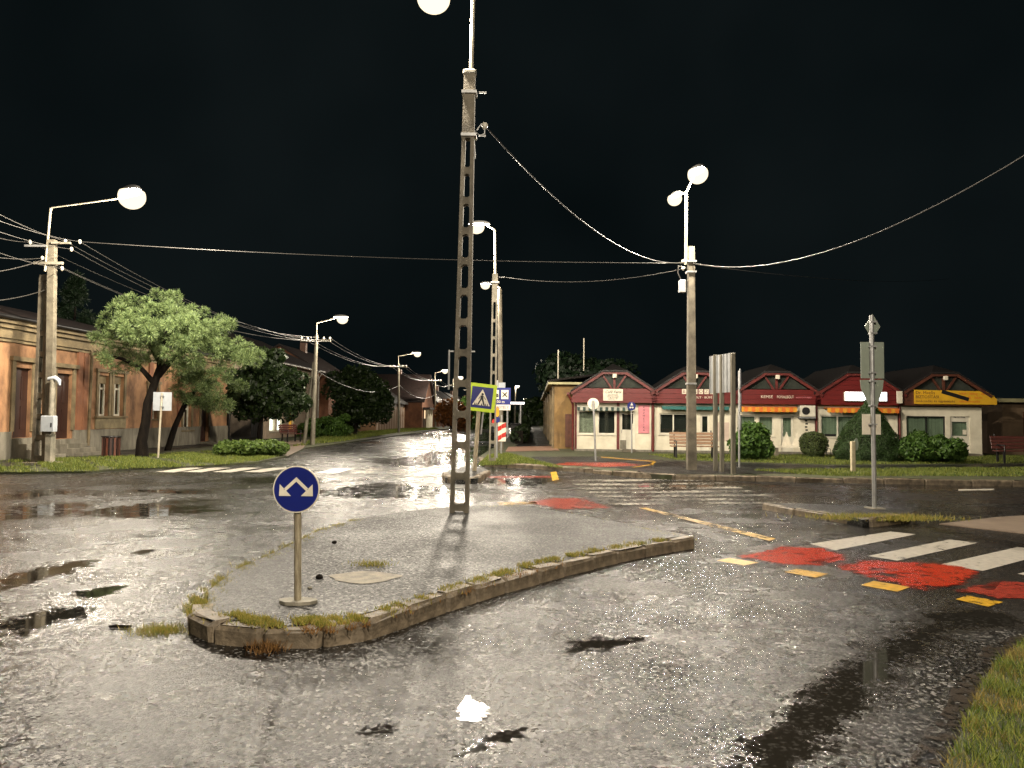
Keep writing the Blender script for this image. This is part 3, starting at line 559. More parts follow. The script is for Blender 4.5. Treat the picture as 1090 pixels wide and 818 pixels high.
# sticks and stones lying about
for px, py, l, a, lab in ((128, 669, .16, .05, 'short dark stick lying on the wet road left of the island'), (272, 692, .17, -.1, 'dark stick beside the rusty weeds in front of the island')):
    p = P(px, py); tag(MB().tube([(-l / 2, 0, .012), (-l / 6, .006, .014), (l / 4, -.004, .012), (l / 2, .003, .012)], [.008, .012, .011, .007], 6).build('stick', 'bark', None, p, (0, 0, a)), lab, 'stick')
for px, py, s, lab in ((340, 615, .035, 'dark clod near the post of the blue sign on the island'), (356, 578, .03, 'small dark clod on the far part of the island'), (330, 626, .02, 'small pale stone near the foot of the blue sign')):
    p = P(px, py, IZ); mb = MB().ellip((0, 0, s * .4), (s, s * .8, s * .6), 7, 4, smooth=False)
    mb.v = [(x * random.uniform(.8, 1.2), y * random.uniform(.8, 1.2), z * random.uniform(.85, 1.2)) for x, y, z in mb.v]
    tag(mb.build('stone', 'conc' if 'pale' in lab else 'bark', None, p + Vector((0, 0, -.008))), lab, 'stone')
#@@PART2
# ------------------------------------------------------------------ lamps and poles
def lamp(parent, base, c, ang=0.0, s=1.0, name='lamp_head', pw=None):
    c = Vector(c) - Vector(base); mt = Matrix.Translation(c) @ Matrix.Rotation(ang, 4, 'Z')
    h = MB().ellip((-.06 * s, 0, .10 * s), (.36 * s, .15 * s, .11 * s), 16, 5, -.1, 1.0).xf(mt).build(name, 'lamp_grey', parent)
    MB().ellip((.02 * s, 0, .0), (.25 * s, .225 * s, .215 * s), 24, 12, -1.0, .42).xf(mt).build('bowl', 'bowl', h)
    li = bpy.data.lights.new('bulb', 'POINT'); li.energy = LAMP * (pw or s) ** 2; li.color = (1.0, .89, .735); li.shadow_soft_size = .115 * s
    obj('bulb', li, h, mt @ Vector((.02 * s, 0, -.03 * s)))
    return h
def wavy(a, b, n, sag):
    a, b = Vector(a), Vector(b); return [a.lerp(b, i / n) - Vector((0, 0, sag * 4 * (i / n) * (1 - i / n))) for i in range(n + 1)]
def lattice(w0, w1, t0, t1, H, top, pitch=.56, rung=.13, solid=1.3, leg=.085, rz=0.0):
    mb = MB(); tx, ty = top[0], top[1]
    def fr(z): k = z / H; return tx * k, ty * k, (w0 + (w1 - w0) * k) / 2, (t0 + (t1 - t0) * k) / 2
    def sec(z, xa, xb):
        cx, cy_, hw, ht = fr(z); return [(cx + xa * hw, cy_ - ht, z), (cx + xb * hw, cy_ - ht, z), (cx + xb * hw, cy_ + ht, z), (cx + xa * hw, cy_ + ht, z)]
    Hl = H - solid
    for sgn in (-1, 1):
        rings = []
        for i in range(9):
            z = Hl * i / 8; k = 1 - 2 * leg / (2 * fr(z)[2]); rings.append(sec(z, -1, -k) if sgn < 0 else sec(z, k, 1))
        mb.loft(rings)
    z = .05
    while z < Hl - .1:
        cx, cy_, hw, ht = fr(z); i_ = hw - leg + .004; h = ht * .8; f = min(.035, i_ * .6)
        for yy in ((cy_ - h, cy_ + h),):
            mb.prism([(cx - i_, z - f), (cx - i_ + f, z), (cx + i_ - f, z), (cx + i_, z - f), (cx + i_, z + rung + f), (cx + i_ - f, z + rung), (cx - i_ + f, z + rung), (cx - i_, z + rung + f)], yy[0], yy[1])
        z += pitch
    mb.loft([sec(Hl, -1, 1), sec(H, -1, 1)])
    return mb
# --- tall lattice pole on the island
b = P(489, 545, IZ); b.z -= .03
t = at(500, 80, b.y) - b
pole = thing('street_light_pole', 'tall openwork concrete lamp pole standing on the back edge of the main island', 'lamp pole', b)
lattice(.28, .17, .2, .15, t.z, (t.x, 0), .46, .10, 1.0, .055).build('mast', 'conc_d', pole)
MB().bbox(t.x - .10, -.09, t.z, t.x + .10, .09, t.z + .06, .02).build('cap', 'conc', pole)
tp = at(504, -22, b.y) - b
MB().tube([(t.x + .02, 0, t.z), tp], .032, 10).build('riser_pipe', 'pipe', pole)
lc = at(463, -1, b.y - .1); le = lc - b
MB().tube([tp, tp + Vector((-.03, 0, .05)), tp.lerp(le, .5) + Vector((0, 0, .09)), le + Vector((.30, 0, .05))], .026, 8).build('lamp_arm', 'pipe', pole)
lamp(pole, b, lc, math.pi, 1.0)
for dz in (-.32, -.98):
    MB().box(t.x - .115, -.11, t.z + dz, t.x + .115, .11, t.z + dz + .045).build('clamp_band', 'steel', pole)
    MB().tube([(t.x + .15, -.06, t.z + dz + .02), (t.x + .26, -.06, t.z + dz + .02)], .014, 6).build('clamp_bolt', 'steel', pole)
hk = at(516, 134, b.y) - b
MB().tube([(t.x + .12, 0, t.z - .85), hk + Vector((-.05, 0, .03)), hk, hk + Vector((.0, 0, -.12)), hk + Vector((-.08, 0, -.16)), hk + Vector((-.17, 0, -.05)), (t.x + .1, 0, t.z - 1.3)], .012, 6).build('cable_loop', 'steel', pole)
MB().ellip(hk, (.05, .05, .06), 8, 5).build('insulator', 'porc', pole)
MB().tube([(-.19, .06, 2.45), (-.19, .06, 1.85)], .016, 6).build('conduit', 'steel', pole)
MB().box(-.2, .05, 2.42, .2, .075, 2.44).build('conduit_bracket', 'steel', pole)
HOOK_MID = b + hk
# --- second lattice pole
b = P(524, 492, VZ); b.z -= .02; t = at(527, 292, b.y) - b
pole = thing('street_light_pole', 'slimmer pale openwork lamp pole behind the pedestrian crossing sign', 'lamp pole', b)
lattice(.22, .17, .18, .14, t.z, (t.x, 0), .55, .09, .9, .05).build('mast', 'conc', pole)
tp = at(526.5, 245, b.y) - b
MB().tube([(t.x, 0, t.z), tp], .035, 8).build('riser_pipe', 'pipe', pole)
lc = at(508, 242, b.y); le = lc - b
MB().tube([tp, tp + Vector((-.05, 0, .04)), le + Vector((.3, 0, .05))], .028, 8).build('lamp_arm', 'pipe', pole)
lamp(pole, b, lc, math.pi, 1.0)
MB().box(t.x - .13, -.11, t.z - .3, t.x + .13, .11, t.z - .25).build('clamp_band', 'steel', pole)
MB().tube([(t.x + .12, 0, t.z - .1), (t.x + .3, 0, t.z - .1)], .018, 6).build('wire_bracket', 'steel', pole)
HOOK_P2 = b + Vector((t.x + .3, 0, t.z - .1))
# --- round pole behind it
b = P(533, 479.5, VZ); b.z -= .02; t = at(532, 308, b.y) - b
pole = thing('street_light_pole', 'plain round concrete lamp pole just behind the slim lattice pole', 'lamp pole', b)
MB().tube([(0, 0, 0), (t.x, 0, t.z)], [.12, .09], 12).build('mast', 'conc_d', pole)
lc = at(517, 304, b.y); le = lc - b
MB().tube([(t.x, 0, t.z - .15), (t.x, 0, t.z + .08), le + Vector((.3, 0, .06))], .03, 8).build('lamp_arm', 'pipe', pole)
lamp(pole, b, lc, math.pi, .8)
MB().box(-.17, -.24, 2.3, .17, -.2, 2.9).build('number_plate', 'pale_back', pole)
# --- right pole with two lamps
b = P(736, 500.5, VZ); b.z -= .02; t = at(735.5, 263, b.y) - b
pole = thing('street_light_pole', 'square concrete lamp pole with two lamps in front of the kiosks', 'lamp pole', b)
mb = MB(); h0, h1 = .125, .085
mb.loft([[(-h0, -h0, 0), (h0, -h0, 0), (h0, h0, 0), (-h0, h0, 0)], [(t.x - h1, -h1, t.z), (t.x + h1, -h1, t.z), (t.x + h1, h1, t.z), (t.x - h1, h1, t.z)]]).build('mast', 'conc_d', pole)
tp = at(730.5, 207, b.y) - b; bp = at(730, 282, b.y) - b
MB().tube([bp, tp], .042, 8).build('riser_pipe', 'pipe', pole)
for i, (px, py, dy, s) in enumerate(((742.5, 186, -.9, 1.2), (718.5, 212, .6, .9))):
    lc = at(px, py, b.y + dy); le = lc - b; an = math.atan2((le - tp).y, (le - tp).x); back = Vector((math.cos(an), math.sin(an), 0)) * -.3
    MB().tube([tp - Vector((0, 0, .1)), tp + Vector((0, 0, .05)), le + back + Vector((0, 0, .05))], .03, 8).build('lamp_arm', 'pipe', pole)
    lamp(pole, b, lc, an, s)
for z in (t.z - .45, t.z - .75, t.z - 3.9): MB().box(t.x - .13, -.13, z, t.x + .13, .13, z + .05).build('clamp_band', 'steel', pole)
MB().bbox(t.x - .34, -.1, t.z - 1.3, t.x - .16, .08, t.z - .95, .02).build('junction_box', 'alu', pole)
MB().tube([(t.x - .14, 0, t.z - .6), (t.x - .35, 0, t.z - .55), (t.x - .38, -.05, t.z - .75), (t.x - .25, 0, t.z - 1.0)], .014, 6).build('cable_loop', 'wire', pole)
for dz in (-.42, -.62): MB().ellip((t.x - .22, 0, t.z + dz), (.05, .05, .06), 8, 4).build('insulator', 'porc', pole)
HOOK_R = b + Vector((t.x, 0, t.z - .45)); HOOK_RL = b + Vector((t.x - .22, 0, t.z - .45))
# --- left pole
b = P(47, 492.5, LZ); b.z -= .02; t = at(57, 256, b.y) - b
pole = thing('utility_pole', 'heavy double concrete utility pole with meter box and street lamp by the apricot house', 'utility pole', b)
mb = lattice(.46, .26, .2, .16, at(50, 292, b.y).z - b.z, (t.x - .12, 0), .62, .16, .2, .10)
mb.xf(Matrix.Translation((-.20, .14, 0)) @ Matrix.Rotation(R(-12), 4, 'Z')).build('brace_mast', 'conc_d', pole)
MB().loft([[(.10, -.16, 0), (.30, -.16, 0), (.30, .05, 0), (.10, .05, 0)], [(t.x - .10, -.12, t.z), (t.x + .09, -.12, t.z), (t.x + .09, .05, t.z), (t.x - .10, .05, t.z)]]).build('mast', 'conc_m', pole)
tp = at(54, 222, b.y) - b; bp = at(51, 290, b.y) - b
MB().tube([bp - Vector((0, .14, 0)), tp], .035, 8).build('riser_pipe', 'pipe', pole)
lc = at(140, 210, b.y - 2.6); le = lc - b
MB().tube([tp - Vector((0, 0, .1)), tp + Vector((.05, 0, .03)), le + Vector((-.25, .25, .06))], .026, 8).build('lamp_arm', 'pipe', pole)
lamp(pole, b, lc, R(-45), 1.5)
c1 = at(64, 282, b.y) - b
MB().box(t.x - .45, -.20, c1.z - .03, t.x + .40, -.12, c1.z + .05).build('crossarm', 'conc', pole)
c2 = at(75, 260, b.y) - b
MB().box(t.x + .05, -.2, c2.z - .04, c2.x + .1, -.13, c2.z + .02).build('crossarm', 'conc', pole)
INS = []
for px, py in ((69.5, 257), (85, 257.5), (76, 265.5), (32, 258), (66, 286), (45, 275)):
    p = at(px, py, b.y - .16) - b; MB().ellip(p, (.05, .05, .07), 8, 5).build('insulator', 'porc', pole); INS.append(b + p)
MB().box(at(30, 262, b.y).x - b.x, -.18, at(30, 262, b.y).z - b.z - .06, t.x - .1, -.13, at(30, 262, b.y).z - b.z).build('crossarm', 'steel', pole)
mbx = at(58, 451, b.y) - b
bxo = MB().bbox(mbx.x - .2, -.36, mbx.z - .23, mbx.x + .2, -.17, mbx.z + .23, .02).build('meter_box', 'pale_back', pole)
MB().box(mbx.x + .10, -.366, mbx.z - .1, mbx.x + .14, -.36, mbx.z + .02).build('lock', 'iron', bxo)
MB().tube([(mbx.x + .05, -.27, mbx.z + .22), (mbx.x + .06, -.27, mbx.z + 1.28)], .075, 10).build('conduit', 'conc', pole)
mb = MB(); mb.tube([(mbx.x - .06, -.27, mbx.z + 1.30), (mbx.x + .14, -.27, mbx.z + 1.33), (mbx.x + .24, -.27, mbx.z + 1.26), (mbx.x + .28, -.27, mbx.z + 1.12)], [.06, .08, .07, .03], 8).build('conduit_hood', 'pale_back', pole)
MB().bbox(mbx.x - .1, -.3, 0, mbx.x + .12, -.08, mbx.z - .3, .03).build('stub_post', 'conc', pole)
MB().bbox(-.55, -.42, -.02, .6, .45, .03, .02).build('footing', 'conc_d', pole)
LP0 = b + t
# --- far poles on the left side of the street
FAR = []
for i, (px, lx, ly, Y, z0, lab) in enumerate(((333, 364, 340, 37.3, 8.0, 'wooden double pole with street lamp beside the red bench'), (424.5, 444, 377, 66, 7.0, 'slender pole with street lamp before the timber garages'),
                                    (463.5, 473.5, 395.5, 90, 6.6, 'pole with street lamp near the lit porch'), (483, 490.5, 402.5, 120, 7.0, 'distant left lamp pole second from the vanishing point'), (498, 502.5, 409, 160, 7.0, 'farthest lamp pole on the left side of the street'))):
    lc = at(lx, ly, Y); base_x = at(px, 460, Y).x; b = Vector((base_x, Y, LZ - .02))
    pole = thing('utility_pole', lab, 'utility pole', b)
    top = Vector((at(px + 4 if i == 0 else px, 360, Y).x - b.x, 0, lc.z - b.z - .2)); r = .12 if i < 3 else .1
    MB().tube([(0, 0, 0), top * .9], [r, r * .7], 8).build('mast', 'timber', pole)
    if i == 0: MB().tube([(-.45, .1, 0), (-.05, .1, top.z * .68)], [.1, .07], 8).build('brace_mast', 'timber', pole)
    MB().tube([top * .86, top, lc - b + Vector((-.3, 0, .05))], .03, 6).build('lamp_arm', 'pipe', pole)
    lamp(pole, b, lc, 0.0, (1.1, 1.25, 1.35, 1.5, 1.6)[i], pw=(.9, .95, 1.0, 1.1, 1.2)[i])
    za = top.z * .86
    MB().box(top.x * .86 - .75, -.2, za - .1, top.x * .86 + .75, -.1, za).build('crossarm', 'timber', pole)
    for k in (-.7, -.4, .4, .7): MB().ellip((top.x * .86 + k, -.15, za + .07), (.05, .05, .07), 6, 4).build('insulator', 'porc', pole)
    FAR.append((b, Vector((b.x + top.x * .86, b.y - .15, b.z + za + .1))))
for px, ly, lx, Y, lab in ((548, 412, 551, 110, 'distant lamp pole over the right pavement, the nearer of two'), (560, 425, 559, 180, 'farthest lamp pole over the right pavement')):
    lc = at(lx, ly, Y); b = Vector((at(px, 450, Y).x, Y, VZ - .02)); pole = thing('street_light_pole', lab, 'lamp pole', b)
    MB().tube([(0, 0, 0), (0, 0, lc.z - b.z + .1)], [.12, .08], 8).build('mast', 'conc_d', pole)
    MB().tube([(0, 0, lc.z - b.z + .1), lc - b + Vector((0, 0, .12))], .03, 6).build('lamp_arm', 'pipe', pole)
    lamp(pole, b, lc, math.pi, 1.0)
# the next lamp pole of the row, standing on the near right verge behind the camera
b = Vector((3.6, -3.6, .02)); pole = thing('street_light_pole', 'concrete lamp pole on the near right verge behind the viewer', 'lamp pole', b)
MB().tube([(0, 0, 0), (0, 0, 7.4)], [.17, .12], 12).build('mast', 'conc', pole)
MB().tube([(0, 0, 7.2), (0, 0, 8.2), (-.9, .3, 8.35)], .035, 8).build('lamp_arm', 'pipe', pole)
lamp(pole, b, b + Vector((-1.2, .4, 8.3)), math.pi * .9, 1.6)

# ------------------------------------------------------------------ wires
def wire(a, b_, sag, lab, r=.009, grp='overhead wires', n=20, m='wire'):
    return tag(MB().tube(wavy(a, b_, n, sag), r, 5, smooth=True).build('overhead_wire', m), lab, 'wire', grp)
wire(HOOK_MID, HOOK_RL, .62, 'long sagging wire from the tall island pole to the two lamp pole', .010)
wire(HOOK_R, at(1260, 52, 9.0), 1.0, 'wire rising from the two lamp pole to the upper right corner', .012)
wire(INS[1], HOOK_RL + Vector((0, 0, -.02)), .15, 'nearly level wire across the whole street from the left pole', .010)
wire(HOOK_P2, HOOK_RL + Vector((0, 0, -.18)), .25, 'wire from the slim lattice pole to the two lamp pole', .009)
wire(HOOK_R + Vector((.1, 0, -.05)), at(1010, 297, 45), .3, 'faint wire leading right behind the two lamp pole', .008)
offs_l = [(-60, 195), (-60, 212), (-60, 224), (-60, 232), (-60, 245), (-60, 262)]
for i, p in enumerate(INS[:6]):
    wire(p, at(offs_l[i][0], offs_l[i][1], 15.0), .12, ('topmost', 'second from top', 'third from top', 'fourth from top', 'fifth from top', 'lowest')[i] + ' of six wires leaving the left pole toward the upper left', .008, 'wires left of the double pole')
for i in range(6):
    e = FAR[0][1] + Vector(((-.7, -.4, -.1, .2, .4, .7)[i], 0, -.08 * (i % 3)))
    wire(INS[i], e, .45 + .05 * i, 'one of the wires running from the double pole to the wooden double pole', .009, 'wires along the left houses')
for j in range(3):
    for i in range(4):
        d = Vector(((-.7, -.4, .4, .7)[i], 0, 0)); wire(FAR[j][1] + d, FAR[j + 1][1] + d, .55, f'one of four wires in the {("first", "second", "third")[j]} span down the left side of the street', .014, f'wires of the {("first", "second", "third")[j]} far span', 14)
    wire(FAR[j][1] - Vector((0, 0, 1.6)), FAR[j + 1][1] - Vector((0, 0, 1.8)), .8, f'thick bundled cable slung low in the {("first", "second", "third")[j]} far span', .028, n=14)
wire(LP0 + Vector((-.2, 0, -1.5)), at(-40, 322, 18), .1, 'service cable from the left pole to the house roof edge', .012)
wire(LP0 + Vector((-.2, 0, -.55)), at(-40, 293, 17), .1, 'upper service cable leaving the left pole sideways', .012)

# ------------------------------------------------------------------ signs
def post(parent, h, r=.03, m='steel', dx=0.0): return MB().tube([(0, 0, -.02), (dx, 0, h)], r, 10).build('post', m, parent)
# blue two-way arrow sign
b = P(317, 641, IZ); b.z -= .008; c = at(317, 520.5, b.y) - b; r = .178
s = thing('traffic_sign', 'round blue sign with two white diagonal arrows on a short post on the island', 'traffic sign', b)
post(s, c.z, .027, 'signpost', c.x)
MB().slab([(.15 * math.cos(a) * (1 + .08 * math.sin(3 * a)), .09 * math.sin(a)) for a in [2 * math.pi * k / 9 for k in range(9)]], -.01, .025).build('base_plate', 'conc', s)
pl = MB().disc((c.x, c.z), r, -.040, -.030, 36).build('sign_plate', 'white', s)
MB().disc((c.x, c.z), r * .945, -.043, -.0405, 36).build('blue_face', 'blue', pl)
for sg in (-1, 1):
    def q(pts): return [(c.x + sg * x * r, c.z + z * r + .01) for x, z in (pts if sg > 0 else pts[::-1])]
    mb = MB().prism(q([(0.0, .46), (0.0, .27), (.43, -.13), (.53, -.04)]), -.046, -.0435)
    mb.prism(q([(.21, -.34), (.72, -.34), (.70, .16)]), -.0475, -.0462)
    mb.build('arrow', 'white', pl)
    MB().disc((c.x + sg * .5 * r, c.z), .004, -.0485, -.0476, 8).build('rivet', 'steel', pl)
# pedestrian crossing sign
b = P(505, 501, .12); b.z -= .01; c = at(513, 423.5, b.y) - b; h = .37
s = thing('traffic_sign', 'square blue pedestrian crossing sign with fluorescent yellow border on a leaning post', 'traffic sign', b)
MB().tube([(0, 0, -.02), (c.x - .06, .06, c.z)], .055, 8).build('post', 'signpost', s)
MB().tube([(c.x + .07, .05, c.z), (c.x - .02, .05, .5 * c.z)], .025, 8).build('stay', 'steel', s)
mt = Matrix.Translation((c.x, 0, c.z)) @ Matrix.Rotation(R(6), 4, 'Y')
pl = MB().prism([(-h, -h), (h, -h), (h, h), (-h, h)], -.03, .0).xf(mt).build('border_plate', 'lime', s)
k = h * .76
MB().prism([(-k, -k), (k, -k), (k, k), (-k, k)], -.036, -.031).xf(mt).build('blue_face', 'blue', pl)
MB().prism([(-k * .84, -k * .74), (k * .84, -k * .74), (0, k * .80)], -.042, -.037).xf(mt).build('triangle', 'white', pl)
mb = MB().disc((.01, .09), .032, -.046, -.043, 12)
mb.prism([(-.035, .055), (.04, .055), (.05, -.05), (-.04, -.05)], -.046, -.043); mb.prism([(-.04, -.05), (.0, -.05), (-.07, -.2), (-.11, -.2)], -.0465, -.0435); mb.prism([(.0, -.05), (.05, -.05), (.10, -.2), (.06, -.2)], -.0468, -.0438)
mb.prism([(.04, .05), (.055, .035), (.11, -.04), (.09, -.05)], -.0472, -.0442); mb.prism([(-.035, .05), (-.05, .035), (-.09, -.05), (-.07, -.05)], -.0474, -.0444)
for x in (-.17, -.13, .02, .12, .17): mb.prism([(x - .02, -.208), (x + .012, -.208), (x + .004, -.15), (x - .006, -.15)], -.0478, -.0448)
mb.xf(mt).build('walking_figure', 'black', pl)
# tourist sign + small signs on the thin post
b = P(528.5, 489, VZ); b.z -= .01
s = thing('traffic_sign', 'blue and white services sign with crossed cutlery symbol on a thin post', 'traffic sign', b)
zt = at(528, 405, b.y).z - b.z; post(s, zt, .04)
def lx(px): return at(px, 430, b.y).x - b.x
def lz(py): return at(530, py, b.y).z - b.z
pl = MB().box(lx(519), -.06, lz(437), lx(543.5), -.04, lz(413)).build('sign_plate', 'blue', s)
MB().box(lx(519) + .01, -.066, lz(436.8), lx(543.3), -.061, lz(431)).build('white_field', 'white', pl)
for a_, b_ in ((521, 531), (533.5, 541)): MB().box(lx(a_), -.066, lz(425), lx(b_), -.061, lz(415.5)).build('white_field', 'white', pl)
cx, cz = (lx(533.5) + lx(541)) / 2, (lz(425) + lz(415.5)) / 2
mb = MB()
for a in (45, -45): mb.add(*(lambda m_: (m_.v, m_.f))(MB().box(-.11, -.070, -.018, .11, -.067 - (.001 if a > 0 else 0), .018).xf(Matrix.Translation((cx, 0, cz)) @ Matrix.Rotation(R(a), 4, 'Y'))))
mb.build('cutlery_symbol', 'black', pl)
mb = MB().box(lx(522), -.07, lz(423), lx(530.5), -.067, lz(421.3)); mb.box(lx(522), -.071, lz(421), lx(524), -.0675, lz(418)); mb.box(lx(525), -.071, lz(421), lx(530.3), -.0675, lz(419.5)); mb.build('bed_symbol', 'black', pl)
text('500 m', .13, 'white', pl, (lx(532), -.0615, lz(428)))
text('SZ. KASTÉLY', .13, 'blue', pl, (lx(531), -.0665, lz(434)), width=.66)
am = MB().prism([(lx(527.5), lz(432.5) - .1), (lx(529.5), lz(432.5)), (lx(531.5), lz(432.5) - .1), (lx(531.5), lz(442)), (lx(529.5), lz(442) - .07), (lx(527.5), lz(442))], -.07, -.045).build('amber_plate', 'orange', s)
MB().disc((lx(529.5), lz(447)), .10, -.06, -.045, 20).build('blue_disc', 'blue', s)
MB().disc((lx(526.6), lz(449)), .09, -.044, -.03, 20).build('red_disc', 'red', s)
b = P(533.5, 484, VZ); b.z -= .01
s = thing('chevron_board', 'red and white chevron board below the services sign', 'traffic sign', b)
post(s, 1.5, .035); x0, x1, z0, z1 = -.17, .17, at(533, 470, b.y).z - b.z, at(533, 450, b.y).z - b.z
pl = MB().box(x0, -.06, z0, x1, -.045, z1).build('sign_plate', 'white', s); hh = (z1 - z0) / 2
for k in (0, 1): MB().prism([(x0, z0 + k * hh), (x0, z0 + k * hh + hh * .5), (x0 + .17, z0 + k * hh + hh * .75), (x0 + .17, z0 + k * hh + hh * .25)][::-1], -.066, -.061).build('chevron', 'red', pl)
for k in (0, 1): MB().prism([(x1, z0 + k * hh + hh * .5), (x1, z0 + k * hh + hh), (x0 + .175, z0 + k * hh + hh * .8), (x0 + .175, z0 + k * hh + hh * .35)], -.066, -.061).build('chevron', 'red', pl)
# left sign seen from behind
b = P(168.5, 487.5, LZ); b.z -= .01; c = at(172.5, 427.5, b.y) - b
s = thing('traffic_sign', 'pale square sign seen from behind on a thin post under the pine', 'traffic sign', b)
MB().tube([(0, -.02, -.02), (c.x, -.02, c.z + .28)], .035, 8).build('post', 'pipe', s)
MB().box(c.x - .31, .02, c.z - .31, c.x + .31, .035, c.z + .31).build('sign_plate', 'pale_back', s)
for z in (-.18, .18): MB().box(c.x - .06, -.06, c.z + z - .015, c.x + .06, .02, c.z + z + .015).build('clamp', 'steel', s)
# round sign from behind + blue path sign
b = P(634, 491, VZ); b.z -= .01; c = at(631.5, 430, b.y) - b
s = thing('traffic_sign', 'round pale sign seen from behind before the first kiosk', 'traffic sign', b)
MB().tube([(0, -.03, -.02), (c.x, -.03, c.z + .1)], .035, 8).build('post', 'steel', s); MB().disc((c.x, c.z), .19, .0, .015, 28).build('sign_plate', 'white', s)
MB().box(c.x - .05, -.05, c.z - .03, c.x + .05, .0, c.z).build('clamp', 'steel', s)
b = P(672.5, 482.5, VZ); b.z -= .01; c = at(672, 432.5, b.y) - b
s = thing('traffic_sign', 'small round blue path sign with white symbols at the kiosk door', 'traffic sign', b)
MB().tube([(0, 0, -.02), (c.x, 0, c.z + .1)], .03, 8).build('post', 'steel', s); pl = MB().disc((c.x, c.z), .175, -.05, -.035, 28).build('sign_plate', 'blue', s)
mb = MB().disc((c.x + .01, c.z + .12), .022, -.056, -.051, 10); mb.prism([(c.x - .05, c.z + .02), (c.x + .07, c.z + .03), (c.x + .03, c.z + .1), (c.x - .02, c.z + .1)], -.0565, -.0515)
for sx in (-1, 1): mb.disc((c.x + sx * .05, c.z - .06), .036, -.0562, -.0512, 12)
mb.box(c.x - .05, -.0568, c.z - .06, c.x + .05, -.0518, c.z - .035); mb.build('path_symbol', 'white', pl)
# direction board on three timber posts, seen from behind and askew
b = P(769, 503, VZ); b.z -= .01
s = thing('direction_board', 'grey ribbed back of a direction board on three timber posts', 'direction sign', b)
Yb = b.y
for px, py in ((761.5, 501.5), (768.5, 502.5), (780.5, 505)):
    p = P(px, py, VZ) - b; top = at(px - 1.2, 376 + (2 if px < 770 else 0), P(px, py, VZ).y).z - b.z
    MB().bbox(p.x - .055, p.y - .055, -.02, p.x + .055, p.y + .055, top, .012).build('post', 'timber', s)
za, zb = at(765, 418, Yb).z - b.z, at(765, 377, Yb).z - b.z
p0 = P(757.5, 501, VZ) - b; p1 = P(783, 505, VZ) - b; d = (p1 - p0); d.z = 0; ln = d.length; an = math.atan2(d.y, d.x); nn = 7
for k in range(nn):
    x = ln * k / nn; MB().prism([(x + .004, za), (x + ln / nn - .004, za), (x + ln / nn - .004, zb), (x + .004, zb)], .0, .025).xf(Matrix.Translation((p0.x, p0.y + .12, 0)) @ Matrix.Rotation(an, 4, 'Z')).build('panel', 'alu', s)
    MB().box(x + .01, -.03, za, x + .03, .0, zb).xf(Matrix.Translation((p0.x, p0.y + .12, 0)) @ Matrix.Rotation(an, 4, 'Z')).build('rib', 'alu', s)
b = P(787, 497.5, VZ); b.z -= .01
s = thing('traffic_sign', 'thin silver post with edge-on sign plates beside the direction board', 'traffic sign', b)
zt = at(786, 395, b.y).z - b.z; post(s, zt, .03)
for zz, h in ((zt - .25, .3), (zt - .95, .28), (zt - 1.55, .22)):
    pl = MB().box(-.012, -.22, zz - h, .012, .22, zz + h).xf(Matrix.Translation((.04, -.0, 0)) @ Matrix.Rotation(R(-22), 4, 'Z')).build('sign_plate', 'alu', s)
# tall sign post on splitter island
b = P(931, 541, .12); b.z -= .012
s = thing('traffic_sign', 'tall grey post with sign backs and a diamond on top on the right island', 'traffic sign', b)
def q3(px, py): p = at(px, py, b.y) - b; return p.x, p.z
tx, tz = q3(927.5, 336)
MB().tube([(0, 0, -.02), (tx, 0, tz)], .036, 12).build('post', 'steel', s)
x, z = q3(930, 347.5); hd = .21
MB().prism([(x, z - hd), (x + hd * .62, z), (x, z + hd), (x - hd * .62, z)], .04, .052).build('diamond_plate', 'grn_back', s)
x0, z1 = q3(917.5, 364); x1, z0 = q3(942.5, 403)
MB().prism([(x0, z0), (x1, z0), (x1, z1), (x0, z1)], .04, .055).build('rectangular_plate', 'grn_back', s)
xa, za = q3(917, 404.5); xb, zb = q3(942, 404.5); xc, zc = q3(927.5, 434); xd, zd = q3(935, 434); xe, ze = q3(941, 414); xf_, zf = q3(918, 414)
MB().prism([(xc, zc), (xd, zd), (xe, ze), (xb, zb), (xa, za), (xf_, zf)], .04, .055).build('arrow_plate', 'grn_back', s)
x0, z1 = q3(919, 441); x1, z0 = q3(939, 463)
MB().prism([(x0, z0), (x1, z0), (x1, z1), (x0, z1)], .04, .05).build('small_plate', 'white', s)
for py in (343, 355, 369, 397, 406, 432, 452):
    x, z = q3(929, py); MB().box(x - .055, -.045, z - .012, x + .055, .04, z + .012).build('clamp', 'steel', s)
x, z = q3(931, 541); MB().slab([(.12, -.12), (.12, .12), (-.12, .12), (-.12, -.12)], -.02, .02).build('base_plate', 'conc', s)
# short post with reflector disc
b = P(908, 503, VZ); b.z -= .01; zt = at(908, 470, b.y).z - b.z
s = thing('marker_post', 'short pale timber post with a small round reflector on the grass', 'marker post', b)
MB().bbox(-.055, -.055, -.02, .055, .055, zt, .012).build('post', mk('pale_timber', (.46, .40, .27), (.34, .29, .19), 6, .7, .2, 40), s)
MB().prism([(.085 + .06 * math.cos(a), zt - .08 + .17 * math.sin(a)) for a in [2 * math.pi * k / 20 for k in range(20)]], -.03, -.02).build('reflector', 'grn_back', s)

